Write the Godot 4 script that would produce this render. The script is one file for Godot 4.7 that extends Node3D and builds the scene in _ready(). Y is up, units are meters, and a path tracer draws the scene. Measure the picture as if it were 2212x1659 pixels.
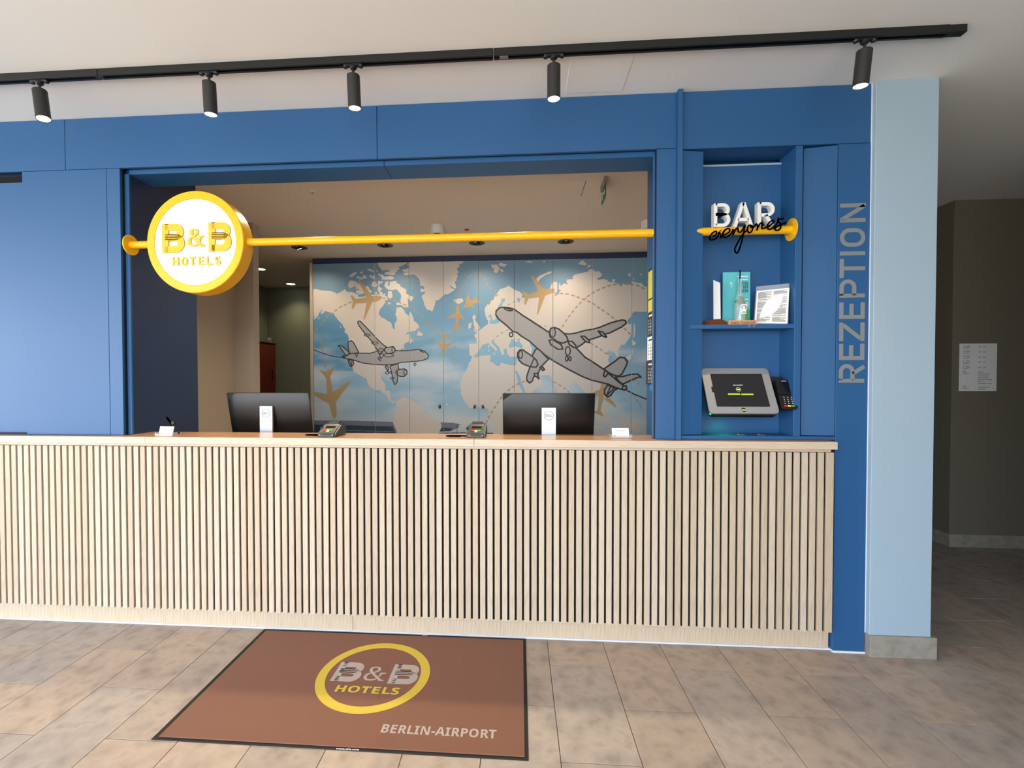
extends Node3D
# Hotel reception: metres, y up. The slat front of the desk is the plane z = 0, x runs along it, the camera stands at z = 2.56.

var mats := {}
var mural: Image
const OAK := [Color(0.775, 0.705, 0.615), Color(0.75, 0.675, 0.585), Color(0.79, 0.725, 0.64), Color(0.765, 0.685, 0.59)]


# ---------------------------------------------------------------- mesh building
class MB:
	var v := PackedVector3Array()
	var n := PackedVector3Array()
	var u := PackedVector2Array()
	var xf := Transform3D.IDENTITY

	func tri(a: Vector3, b: Vector3, c: Vector3, na := Vector3.ZERO, nb := Vector3.ZERO, nc := Vector3.ZERO, ua := Vector2.ZERO, ub := Vector2.ZERO, uc := Vector2.ZERO) -> void:
		a = xf * a
		b = xf * b
		c = xf * c
		var f := (b - a).cross(c - a)
		if f.length_squared() < 1e-18:
			return
		f = f.normalized()
		var ns := [na, nb, nc]
		for k in 3:
			ns[k] = f if ns[k] == Vector3.ZERO else (xf.basis * ns[k]).normalized()
		v.append_array([a, c, b])
		n.append_array([ns[0], ns[2], ns[1]])
		u.append_array([ua, uc, ub])

	func quad(a: Vector3, b: Vector3, c: Vector3, d: Vector3) -> void:
		tri(a, b, c, Vector3.ZERO, Vector3.ZERO, Vector3.ZERO, Vector2(0, 1), Vector2(1, 1), Vector2(1, 0))
		tri(a, c, d, Vector3.ZERO, Vector3.ZERO, Vector3.ZERO, Vector2(0, 1), Vector2(1, 0), Vector2(0, 0))

	# box between two corners with chamfered edges
	func box(lo: Vector3, hi: Vector3, b := 0.0) -> MB:
		var c := (lo + hi) / 2
		var h := (hi - lo) / 2
		b = minf(b, minf(h.x, minf(h.y, h.z)) * 0.9)
		for ax in 3:
			var a1 := (ax + 1) % 3
			var a2 := (ax + 2) % 3
			for s in [-1.0, 1.0]:
				var p := []
				for q in [[-1, -1], [1, -1], [1, 1], [-1, 1]]:
					var w := Vector3.ZERO
					w[ax] = s * h[ax]
					w[a1] = q[0] * (h[a1] - b)
					w[a2] = q[1] * (h[a2] - b)
					p.append(c + w)
				if s < 0:
					p.reverse()
				quad(p[0], p[1], p[2], p[3])
			if b <= 0:
				continue
			for s1 in [-1.0, 1.0]:
				for s2 in [-1.0, 1.0]:
					var p := []
					for q in [[-1, 0], [1, 0], [1, 1], [-1, 1]]:
						var w := Vector3.ZERO
						w[ax] = q[0] * (h[ax] - b)
						w[a1] = s1 * (h[a1] - (b if q[1] else 0.0))
						w[a2] = s2 * (h[a2] - (0.0 if q[1] else b))
						p.append(c + w)
					if s1 * s2 < 0:
						p.reverse()
					quad(p[0], p[1], p[2], p[3])
		if b > 0:
			for s in [[1, 1, 1], [1, 1, -1], [1, -1, 1], [1, -1, -1], [-1, 1, 1], [-1, 1, -1], [-1, -1, 1], [-1, -1, -1]]:
				var p := []
				for k in 3:
					var w := Vector3(s[0] * (h.x - b), s[1] * (h.y - b), s[2] * (h.z - b))
					w[k] = s[k] * h[k]
					p.append(c + w)
				if s[0] * s[1] * s[2] < 0:
					p.reverse()
				tri(p[0], p[1], p[2])
		return self

	# solid of revolution round y: profile of (radius, height) from bottom to top
	func lathe(prof: Array, seg := 24, smooth := true) -> MB:
		for k in prof.size() - 1:
			var p: Vector2 = prof[k]
			var q: Vector2 = prof[k + 1]
			var d := (q - p).normalized()
			for i in seg:
				var a := TAU * i / seg
				var b := TAU * (i + 1) / seg
				var ca := Vector3(cos(a), 0, -sin(a))
				var cb := Vector3(cos(b), 0, -sin(b))
				var y := Vector3.UP
				var na := ca * d.y - y * d.x if smooth else Vector3.ZERO
				var nb := cb * d.y - y * d.x if smooth else Vector3.ZERO
				tri(ca * p.x + y * p.y, cb * p.x + y * p.y, cb * q.x + y * q.y, na, nb, nb)
				tri(ca * p.x + y * p.y, cb * q.x + y * q.y, ca * q.x + y * q.y, na, nb, na)
		return self

	# round bar along a path
	func tube(path: PackedVector3Array, r: float, seg := 10, flat := 1.0) -> MB:
		var rings := []
		var last := Vector3.UP
		for i in path.size():
			var t := (path[mini(i + 1, path.size() - 1)] - path[maxi(i - 1, 0)]).normalized()
			var s := t.cross(last)
			if s.length() < 0.05:
				s = t.cross(Vector3.RIGHT if absf(t.x) < 0.8 else Vector3.BACK)
			s = s.normalized()
			last = s.cross(t).normalized()
			var ring := []
			for k in seg:
				var a := TAU * k / seg
				ring.append([s * cos(a) + last * sin(a) * flat, path[i]])
			rings.append(ring)
		for i in rings.size() - 1:
			for k in seg:
				var k2 := (k + 1) % seg
				var a = rings[i][k]
				var b = rings[i][k2]
				var c = rings[i + 1][k2]
				var d = rings[i + 1][k]
				tri(a[1] + a[0] * r, b[1] + b[0] * r, c[1] + c[0] * r, a[0], b[0], c[0])
				tri(a[1] + a[0] * r, c[1] + c[0] * r, d[1] + d[0] * r, a[0], c[0], d[0])
		for e in [0, rings.size() - 1]:
			for k in range(1, seg - 1):
				var q := [rings[e][0], rings[e][k], rings[e][k + 1]]
				if e == 0:
					q.reverse()
				tri(q[0][1] + q[0][0] * r, q[1][1] + q[1][0] * r, q[2][1] + q[2][0] * r)
		return self

	# flat outline in x and y given counter-clockwise, from z0 (back) to z1 (front)
	func prism(poly: PackedVector2Array, z0: float, z1: float) -> MB:
		if Geometry2D.is_polygon_clockwise(poly):
			poly.reverse()
		var idx := Geometry2D.triangulate_polygon(poly)
		for t in range(0, idx.size(), 3):
			var a := poly[idx[t]]
			var b := poly[idx[t + 1]]
			var c := poly[idx[t + 2]]
			if (b - a).cross(c - a) < 0:
				var w := b
				b = c
				c = w
			tri(Vector3(a.x, a.y, z1), Vector3(b.x, b.y, z1), Vector3(c.x, c.y, z1))
			tri(Vector3(a.x, a.y, z0), Vector3(c.x, c.y, z0), Vector3(b.x, b.y, z0))
		for i in poly.size():
			var a := poly[i]
			var b := poly[(i + 1) % poly.size()]
			quad(Vector3(a.x, a.y, z0), Vector3(b.x, b.y, z0), Vector3(b.x, b.y, z1), Vector3(a.x, a.y, z1))
		return self

	# band of a stroke of width w along pts, extruded from z0 to z1
	func ribbon(pts: PackedVector2Array, w: float, z0: float, z1: float, closed := false) -> MB:
		var l := PackedVector2Array()
		var r := PackedVector2Array()
		var m := pts.size()
		for i in m:
			var d0 := (pts[i] - pts[(i - 1 + m) % m]).normalized()
			var d1 := (pts[(i + 1) % m] - pts[i]).normalized()
			if not closed and i == 0:
				d0 = d1
			if not closed and i == m - 1:
				d1 = d0
			var t := (d0 + d1).normalized()
			var nn := Vector2(-t.y, t.x)
			var k := w / 2 / maxf(0.4, nn.dot(Vector2(-d1.y, d1.x)))
			l.append(pts[i] + nn * k)
			r.append(pts[i] - nn * k)
		for i in (m if closed else m - 1):
			var j := (i + 1) % m
			quad(Vector3(r[i].x, r[i].y, z1), Vector3(r[j].x, r[j].y, z1), Vector3(l[j].x, l[j].y, z1), Vector3(l[i].x, l[i].y, z1))
			quad(Vector3(l[i].x, l[i].y, z0), Vector3(l[j].x, l[j].y, z0), Vector3(r[j].x, r[j].y, z0), Vector3(r[i].x, r[i].y, z0))
			quad(Vector3(l[i].x, l[i].y, z1), Vector3(l[j].x, l[j].y, z1), Vector3(l[j].x, l[j].y, z0), Vector3(l[i].x, l[i].y, z0))
			quad(Vector3(r[j].x, r[j].y, z1), Vector3(r[i].x, r[i].y, z1), Vector3(r[i].x, r[i].y, z0), Vector3(r[j].x, r[j].y, z0))
		if not closed:
			quad(Vector3(l[0].x, l[0].y, z0), Vector3(r[0].x, r[0].y, z0), Vector3(r[0].x, r[0].y, z1), Vector3(l[0].x, l[0].y, z1))
			var e := m - 1
			quad(Vector3(r[e].x, r[e].y, z0), Vector3(l[e].x, l[e].y, z0), Vector3(l[e].x, l[e].y, z1), Vector3(r[e].x, r[e].y, z1))
		return self

	# thin sheet through four corners (counter-clockwise from the front), t thick to the back
	func sheet(a: Vector3, b: Vector3, c: Vector3, d: Vector3, t: float) -> MB:
		var k := -(b - a).cross(d - a).normalized() * t
		quad(a, b, c, d)
		quad(d + k, c + k, b + k, a + k)
		quad(a + k, b + k, b, a)
		quad(b + k, c + k, c, b)
		quad(c + k, d + k, d, c)
		quad(d + k, a + k, a, d)
		return self

	# adds lettering fitted into a rectangle of the local x-y plane; lean shears it
	func letters(s: String, x0: float, y0: float, x1: float, y1: float, z: float, depth: float, face := "Droid Sans", bold := false, lean := 0.0) -> MB:
		var f := SystemFont.new()
		f.font_names = PackedStringArray([face])
		f.font_weight = 700 if bold else 400
		var t := TextMesh.new()
		t.font = f
		t.text = s
		t.font_size = 64
		t.pixel_size = 0.01
		t.depth = 0.1
		t.curve_step = 2.0
		var arr := t.surface_get_arrays(0)
		var pv: PackedVector3Array = arr[Mesh.ARRAY_VERTEX]
		var pn: PackedVector3Array = arr[Mesh.ARRAY_NORMAL]
		var ix = arr[Mesh.ARRAY_INDEX]
		var bb := AABB(pv[0], Vector3.ZERO)
		for p in pv:
			bb = bb.expand(p)
		var sc := Vector3((x1 - x0) / bb.size.x, (y1 - y0) / bb.size.y, depth / bb.size.z)
		var fix := func(p: Vector3) -> Vector3:
			var q := (p - bb.position) * sc
			return xf * Vector3(x0 + q.x + q.y * lean, y0 + q.y, z + q.z)
		var idx := PackedInt32Array(ix) if ix != null and ix.size() else PackedInt32Array(range(pv.size()))
		for i in idx:
			v.append(fix.call(pv[i]))
			n.append((xf.basis * pn[i]).normalized())
			u.append(Vector2.ZERO)
		return self

	func mesh() -> ArrayMesh:
		var arr := []
		arr.resize(Mesh.ARRAY_MAX)
		arr[Mesh.ARRAY_VERTEX] = v
		arr[Mesh.ARRAY_NORMAL] = n
		arr[Mesh.ARRAY_TEX_UV] = u
		var m := ArrayMesh.new()
		m.add_surface_from_arrays(Mesh.PRIMITIVE_TRIANGLES, arr)
		return m


func mb(x := Transform3D.IDENTITY) -> MB:
	var m := MB.new()
	m.xf = x
	return m


func V(x: float, y: float, z: float) -> Vector3:
	return Vector3(x, y, z)


func at(x: float, y: float, z: float, b := Basis.IDENTITY) -> Transform3D:
	return Transform3D(b, Vector3(x, y, z))


func rrect(x0: float, y0: float, x1: float, y1: float, r: float, k := 5) -> PackedVector2Array:
	var p := PackedVector2Array()
	for c in [[x1 - r, y0 + r, -PI / 2], [x1 - r, y1 - r, 0.0], [x0 + r, y1 - r, PI / 2], [x0 + r, y0 + r, PI]]:
		for i in k + 1:
			var a: float = c[2] + PI / 2 * i / k
			p.append(Vector2(c[0] + r * cos(a), c[1] + r * sin(a)))
	return p


func arc(cx: float, cy: float, rx: float, ry: float, a0: float, a1: float, k := 14) -> PackedVector2Array:
	var p := PackedVector2Array()
	for i in k + 1:
		var a := deg_to_rad(lerpf(a0, a1, float(i) / k))
		p.append(Vector2(cx + rx * cos(a), cy + ry * sin(a)))
	return p


# a smooth curve through points written as "x,y x,y"
func curve(s: String, k := 5) -> PackedVector2Array:
	var p := pts_of(s)
	var out := PackedVector2Array()
	for i in p.size() - 1:
		var a := p[maxi(i - 1, 0)]
		var d := p[mini(i + 2, p.size() - 1)]
		for j in k:
			out.append(p[i].cubic_interpolate(p[i + 1], a, d, float(j) / k))
	out.append(p[-1])
	return out


func pts_of(s: String) -> PackedVector2Array:
	var p := PackedVector2Array()
	for w in s.split(" ", false):
		var c := w.split(",")
		p.append(Vector2(float(c[0]), float(c[1])))
	return p


# ---------------------------------------------------------------- naming and grouping
func part(called: String, m: Variant, mat: Material, parent: Node, where := Vector3.ZERO) -> MeshInstance3D:
	var o := MeshInstance3D.new()
	o.name = called
	o.mesh = m.mesh() if m is MB else m
	o.material_override = mat
	o.position = where
	o.cast_shadow = GeometryInstance3D.SHADOW_CASTING_SETTING_ON
	parent.add_child(o, true)
	return o


func thing(called: String, label: String, category: String, where: Vector3, group := "") -> Node3D:
	var o := Node3D.new()
	o.name = called
	o.position = where
	add_child(o, true)
	tag(o, label, category, group)
	return o


func tag(o: Node, label: String, category: String, group := "") -> void:
	o.set_meta("label", label)
	o.set_meta("category", category)
	if group:
		o.set_meta("group", group)


func struct(called: String, m: Variant, mat: Material, label: String, category: String) -> MeshInstance3D:
	var o := part(called, m, mat, self)
	tag(o, label, category)
	o.set_meta("kind", "structure")
	return o


func copy(o: Node3D, where: Vector3, label: String) -> Node3D:
	var c: Node3D = o.duplicate()
	c.name = String(o.name)
	add_child(c, true)
	c.position = where
	c.set_meta("label", label)
	return c


# ---------------------------------------------------------------- materials
func paint(called: String, c: Color, rough := 0.6, metal := 0.0) -> StandardMaterial3D:
	var m := StandardMaterial3D.new()
	m.resource_name = called
	m.albedo_color = c
	m.roughness = rough
	m.metallic = metal
	mats[called] = m
	return m


func noise_tex(freq: float, octaves: int, seed_: int, stops: Array, size := Vector2i(512, 512), kind := FastNoiseLite.TYPE_SIMPLEX_SMOOTH) -> NoiseTexture2D:
	var f := FastNoiseLite.new()
	f.seed = seed_
	f.noise_type = kind
	f.frequency = freq
	f.fractal_octaves = octaves
	var g := Gradient.new()
	g.offsets = PackedFloat32Array(range(stops.size()).map(func(i): return float(i) / (stops.size() - 1)))
	g.colors = PackedColorArray(stops)
	var t := NoiseTexture2D.new()
	t.noise = f
	t.width = size.x
	t.height = size.y
	t.seamless = true
	t.color_ramp = g
	return t


func textured(called: String, tint: Color, tex: Texture2D, scale: Vector3, rough := 0.6) -> StandardMaterial3D:
	var m := paint(called, tint, rough)
	m.albedo_texture = tex
	m.uv1_triplanar = true
	m.uv1_world_triplanar = true
	m.uv1_scale = scale
	m.uv1_triplanar_sharpness = 8.0
	return m


func glow(called: String, c: Color, e: float) -> StandardMaterial3D:
	var m := paint(called, c, 0.5)
	m.emission_enabled = true
	m.emission = c
	m.emission_energy_multiplier = e
	return m


func g(n: String) -> StandardMaterial3D:
	return mats[n]


func make_materials() -> void:
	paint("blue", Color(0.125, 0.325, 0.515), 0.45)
	paint("pale_floor", Color(0.78, 0.75, 0.71), 0.7)
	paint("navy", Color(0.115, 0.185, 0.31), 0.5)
	paint("ceiling", Color(0.93, 0.92, 0.90), 0.9)
	paint("inner_ceiling", Color(0.88, 0.83, 0.78), 0.9)
	paint("cream", Color(0.72, 0.67, 0.61), 0.85)
	paint("sage", Color(0.50, 0.52, 0.45), 0.85)
	paint("taupe", Color(0.42, 0.395, 0.34), 0.85)
	paint("pale_blue", Color(0.60, 0.68, 0.735), 0.8)
	paint("white", Color(0.88, 0.88, 0.87), 0.5)
	paint("black", Color(0.03, 0.03, 0.032), 0.5)
	paint("felt", Color(0.022, 0.021, 0.022), 0.95)
	paint("track_black", Color(0.06, 0.06, 0.06), 0.45)
	paint("lamp_black", Color(0.13, 0.13, 0.13), 0.5)
	paint("yellow", Color(0.93, 0.70, 0.04), 0.32)
	paint("sign_white", Color(0.87, 0.885, 0.89), 0.45)
	paint("letter_yellow", Color(0.90, 0.70, 0.13), 0.5)
	paint("red", Color(0.60, 0.035, 0.06), 0.35)
	paint("silver", Color(0.66, 0.68, 0.70), 0.35, 0.6)
	paint("steel", Color(0.62, 0.60, 0.57), 0.4, 0.8)
	paint("monitor_black", Color(0.035, 0.036, 0.04), 0.36)
	paint("device_grey", Color(0.17, 0.19, 0.21), 0.38)
	paint("device_dark", Color(0.05, 0.055, 0.06), 0.4)
	paint("grey_letter", Color(0.47, 0.49, 0.50), 0.55)
	paint("ink", Color(0.08, 0.08, 0.09), 0.7)
	paint("soft_ink", Color(0.42, 0.42, 0.43), 0.8)
	paint("paper", Color(0.90, 0.90, 0.89), 0.8)
	paint("base_strip", Color(0.83, 0.84, 0.86), 0.6)
	paint("key_red", Color(0.80, 0.10, 0.12), 0.4)
	paint("key_yellow", Color(0.92, 0.82, 0.25), 0.4)
	paint("key_green", Color(0.25, 0.62, 0.40), 0.4)
	paint("lime", Color(0.62, 0.78, 0.22), 0.5)
	paint("turquoise", Color(0.36, 0.74, 0.78), 0.45)
	paint("leaf", Color(0.18, 0.42, 0.12), 0.5)
	paint("rubber", Color(0.055, 0.055, 0.055), 0.7)
	paint("exit_green", Color(0.10, 0.36, 0.25), 0.5)
	paint("rust", Color(0.47, 0.16, 0.08), 0.7)
	paint("cal_yellow", Color(0.80, 0.76, 0.22), 0.7)
	paint("cal_grey", Color(0.19, 0.20, 0.22), 0.7)
	paint("cal_blue", Color(0.12, 0.55, 0.80), 0.6)
	glow("lens", Color(1.0, 0.93, 0.82), 9.0)
	glow("downlight_lens", Color(1.0, 0.97, 0.93), 6.0)
	glow("green_led", Color(0.25, 1.0, 0.62), 2.0)
	glow("screen", Color(0.10, 0.10, 0.115), 0.55).roughness = 0.15
	glow("terminal_screen", Color(0.03, 0.035, 0.06), 0.4).roughness = 0.15
	glow("screen_lime", Color(0.58, 0.72, 0.16), 0.55)
	glow("screen_white", Color(0.85, 0.85, 0.85), 0.6)
	var acr := paint("acrylic", Color(0.80, 0.86, 0.92, 0.22), 0.06)
	acr.transparency = BaseMaterial3D.TRANSPARENCY_ALPHA
	var gl := paint("bottle_glass", Color(0.86, 0.93, 0.92, 0.25), 0.04)
	gl.transparency = BaseMaterial3D.TRANSPARENCY_ALPHA
	# oak: fine streaks drawn out along the grain
	var grain := noise_tex(0.035, 4, 11, [Color(0.84, 0.82, 0.79), Color(0.96, 0.95, 0.93), Color(1, 1, 1), Color(0.90, 0.88, 0.86)])
	for i in OAK.size():
		textured("slat_oak_%d" % i, OAK[i], grain, V(9.0, 0.35, 9.0), 0.55)
	textured("oak_upright", Color(0.80, 0.72, 0.62), grain, V(7.0, 0.3, 7.0), 0.55)
	textured("oak_level", Color(0.80, 0.725, 0.635), grain, V(0.35, 11.0, 6.0), 0.42)
	textured("oak_top", Color(0.72, 0.56, 0.42), grain, V(0.35, 11.0, 6.0), 0.24)
	textured("dark_wood", Color(0.42, 0.22, 0.12), grain, V(3.0, 14.0, 9.0), 0.6)
	textured("pale_wood", Color(0.80, 0.60, 0.43), grain, V(2.0, 14.0, 9.0), 0.6)
	# stoneware floor tiles: clouded beige grey with fine specks
	var cloud := noise_tex(0.011, 5, 5, [Color(0.80, 0.79, 0.78), Color(0.93, 0.92, 0.91), Color(1, 0.985, 0.97), Color(0.87, 0.85, 0.83)], Vector2i(1024, 1024))
	var tones := [Color(0.68, 0.625, 0.575), Color(0.65, 0.605, 0.565), Color(0.695, 0.635, 0.58), Color(0.66, 0.625, 0.595)]
	for i in tones.size():
		textured("tile_%d" % i, tones[i], cloud, V(0.62, 0.62, 0.62), 0.52)
	textured("tile_skirting", Color(0.585, 0.565, 0.53), cloud, V(0.9, 0.9, 0.9), 0.6)
	paint("grout", Color(0.30, 0.27, 0.24), 0.9)
	# entrance mat: short pile
	var pile := noise_tex(0.16, 3, 21, [Color(0.66, 0.62, 0.60), Color(0.88, 0.86, 0.85), Color(1, 1, 1), Color(0.78, 0.75, 0.74)])
	for c in [["pile_brown", Color(0.50, 0.345, 0.27)], ["pile_yellow", Color(0.83, 0.74, 0.25)], ["pile_grey", Color(0.70, 0.67, 0.64)]]:
		var m := textured(c[0], c[1], pile, V(5, 5, 5), 0.95)
		m.rim_enabled = true
		m.rim = 0.2


# ---------------------------------------------------------------- strokes of plain capital letters, in a box of w by h
func glyph(ch: String, w: float, h: float, t: float) -> Array:
	var e := t / 2
	var out := []
	match ch:
		"R", "P", "B":
			var ym := h * 0.46 if ch != "P" else h * 0.42
			if ch == "B":
				ym = h * 0.53
			out.append(PackedVector2Array([Vector2(e, 0), Vector2(e, h)]))
			var r := (h - e - ym) / 2
			var x := w - r - e - (w * 0.04 if ch == "B" else 0.0)
			var top := PackedVector2Array([Vector2(e, h - e)])
			top.append_array(arc(x, ym + r, r, r, 90, -90))
			top.append(Vector2(e, ym))
			out.append(top)
			if ch == "R":
				out.append(PackedVector2Array([Vector2(w * 0.48, ym), Vector2(w - t * 0.6, 0)]))
			if ch == "B":
				var r2 := (ym - e) / 2
				var low := PackedVector2Array([Vector2(e, ym)])
				low.append_array(arc(w - r2 - e, e + r2, r2, r2, 90, -90))
				low.append(Vector2(e, e))
				out.append(low)
		"E", "L":
			out.append(PackedVector2Array([Vector2(e, 0), Vector2(e, h)]))
			out.append(PackedVector2Array([Vector2(t, e), Vector2(w, e)]))
			if ch == "E":
				out.append(PackedVector2Array([Vector2(t, h - e), Vector2(w, h - e)]))
				out.append(PackedVector2Array([Vector2(t, h * 0.52), Vector2(w * 0.92, h * 0.52)]))
		"Z":
			out.append(PackedVector2Array([Vector2(0, h - e), Vector2(w, h - e)]))
			out.append(PackedVector2Array([Vector2(0, e), Vector2(w, e)]))
			out.append(PackedVector2Array([Vector2(t * 0.65, t), Vector2(w - t * 0.65, h - t)]))
		"T":
			out.append(PackedVector2Array([Vector2(0, h - e), Vector2(w, h - e)]))
			out.append(PackedVector2Array([Vector2(w / 2, 0), Vector2(w / 2, h - t)]))
		"I":
			out.append(PackedVector2Array([Vector2(w / 2, 0), Vector2(w / 2, h)]))
		"H":
			out.append(PackedVector2Array([Vector2(e, 0), Vector2(e, h)]))
			out.append(PackedVector2Array([Vector2(w - e, 0), Vector2(w - e, h)]))
			out.append(PackedVector2Array([Vector2(t, h * 0.52), Vector2(w - t, h * 0.52)]))
		"N":
			out.append(PackedVector2Array([Vector2(e, 0), Vector2(e, h)]))
			out.append(PackedVector2Array([Vector2(w - e, 0), Vector2(w - e, h)]))
			out.append(PackedVector2Array([Vector2(t * 0.62, h - t * 0.3), Vector2(w - t * 0.62, t * 0.3)]))
		"A":
			out.append(PackedVector2Array([Vector2(t * 0.55, 0), Vector2(w / 2 - t * 0.1, h)]))
			out.append(PackedVector2Array([Vector2(w - t * 0.55, 0), Vector2(w / 2 + t * 0.1, h)]))
			out.append(PackedVector2Array([Vector2(w * 0.24, h * 0.29), Vector2(w * 0.76, h * 0.29)]))
		"O":
			var r := (w - t) / 2
			var o := arc(w / 2, h - e - r, r, r, 0, 180, 12)
			o.append_array(arc(w / 2, e + r, r, r, 180, 360, 12))
			out.append(o)
		"S":
			var r := (h - t) / 4
			var x := w / 2
			var rx := (w - t) / 2
			var s := arc(x, h - e - r, rx, r, 25, 270, 14)
			s.append_array(arc(x, e + r, rx, r, 90, -155, 14))
			out.append(s)
	return out


func letter_mesh(ch: String, w: float, h: float, t: float, z0: float, z1: float, x := Transform3D.IDENTITY) -> MB:
	var m := mb(x)
	for s in glyph(ch, w, h, t):
		m.ribbon(s, t, z0, z1, ch == "O")
	return m


# ---------------------------------------------------------------- the print on the wardrobe doors
const SKY_TOP := Color(0.40, 0.55, 0.67)
const LAND := Color(0.80, 0.785, 0.765)


func fill(p: PackedVector2Array, c: Color) -> void:
	var lo := p[0].y
	var hi := p[0].y
	for q in p:
		lo = minf(lo, q.y)
		hi = maxf(hi, q.y)
	for y in range(maxi(0, int(lo)), mini(mural.get_height() - 1, int(hi) + 1) + 1):
		var cuts := []
		var yy := y + 0.5
		for i in p.size():
			var a := p[i]
			var b := p[(i + 1) % p.size()]
			if (a.y <= yy) != (b.y <= yy):
				cuts.append(a.x + (yy - a.y) / (b.y - a.y) * (b.x - a.x))
		cuts.sort()
		for k in range(0, cuts.size() - 1, 2):
			var x0 := clampi(roundi(cuts[k]), 0, mural.get_width())
			var x1 := clampi(roundi(cuts[k + 1]), 0, mural.get_width())
			if x1 > x0:
				mural.fill_rect(Rect2i(x0, y, x1 - x0, 1), c)


func line(p: PackedVector2Array, w: float, c: Color) -> void:
	for i in p.size() - 1:
		var n := maxi(1, int(p[i].distance_to(p[i + 1]) / 1.2))
		for k in n + 1:
			var q := p[i].lerp(p[i + 1], float(k) / n)
			mural.fill_rect(Rect2i(roundi(q.x - w / 2), roundi(q.y - w / 2 + 0.8), roundi(w), maxi(1, roundi(w - 1.6))), c)
			mural.fill_rect(Rect2i(roundi(q.x - w / 2 + 0.8), roundi(q.y - w / 2), maxi(1, roundi(w - 1.6)), roundi(w)), c)


func land(s: String) -> void:
	fill(pts_of(s), LAND)


func water(s: String) -> void:
	fill(pts_of(s), Color(0.50, 0.70, 0.82))


func roof(s: String) -> void:
	fill(pts_of(s), Color(0.44, 0.47, 0.55))


func dark(s: String) -> void:
	fill(pts_of(s), Color(0.16, 0.23, 0.33))


func sand(s: String) -> void:
	fill(pts_of(s), Color(0.70, 0.60, 0.44))


func jet(s: String, w: float) -> void:
	var p := pts_of(s)
	fill(p, Color(0.625, 0.63, 0.645))
	var q := p.duplicate()
	q.append(p[0])
	line(q, w, Color(0.15, 0.155, 0.16))


func ink(s: String, w: float) -> void:
	line(pts_of(s), w - 1, Color(0.15, 0.155, 0.16))


func dash(s: String, w: float) -> void:
	var p := curve(s, 8)
	var gone := 0.0
	for i in p.size() - 1:
		var l := p[i].distance_to(p[i + 1])
		var n := maxi(1, int(l / 1.5))
		for k in n:
			if fmod(gone + l * k / n, 30.0) < 15.0:
				var q := p[i].lerp(p[i + 1], float(k) / n)
				mural.fill_rect(Rect2i(roundi(q.x - w), roundi(q.y - w), roundi(w * 2), roundi(w * 2)), Color(0.64, 0.585, 0.51))
		gone += l


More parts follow.
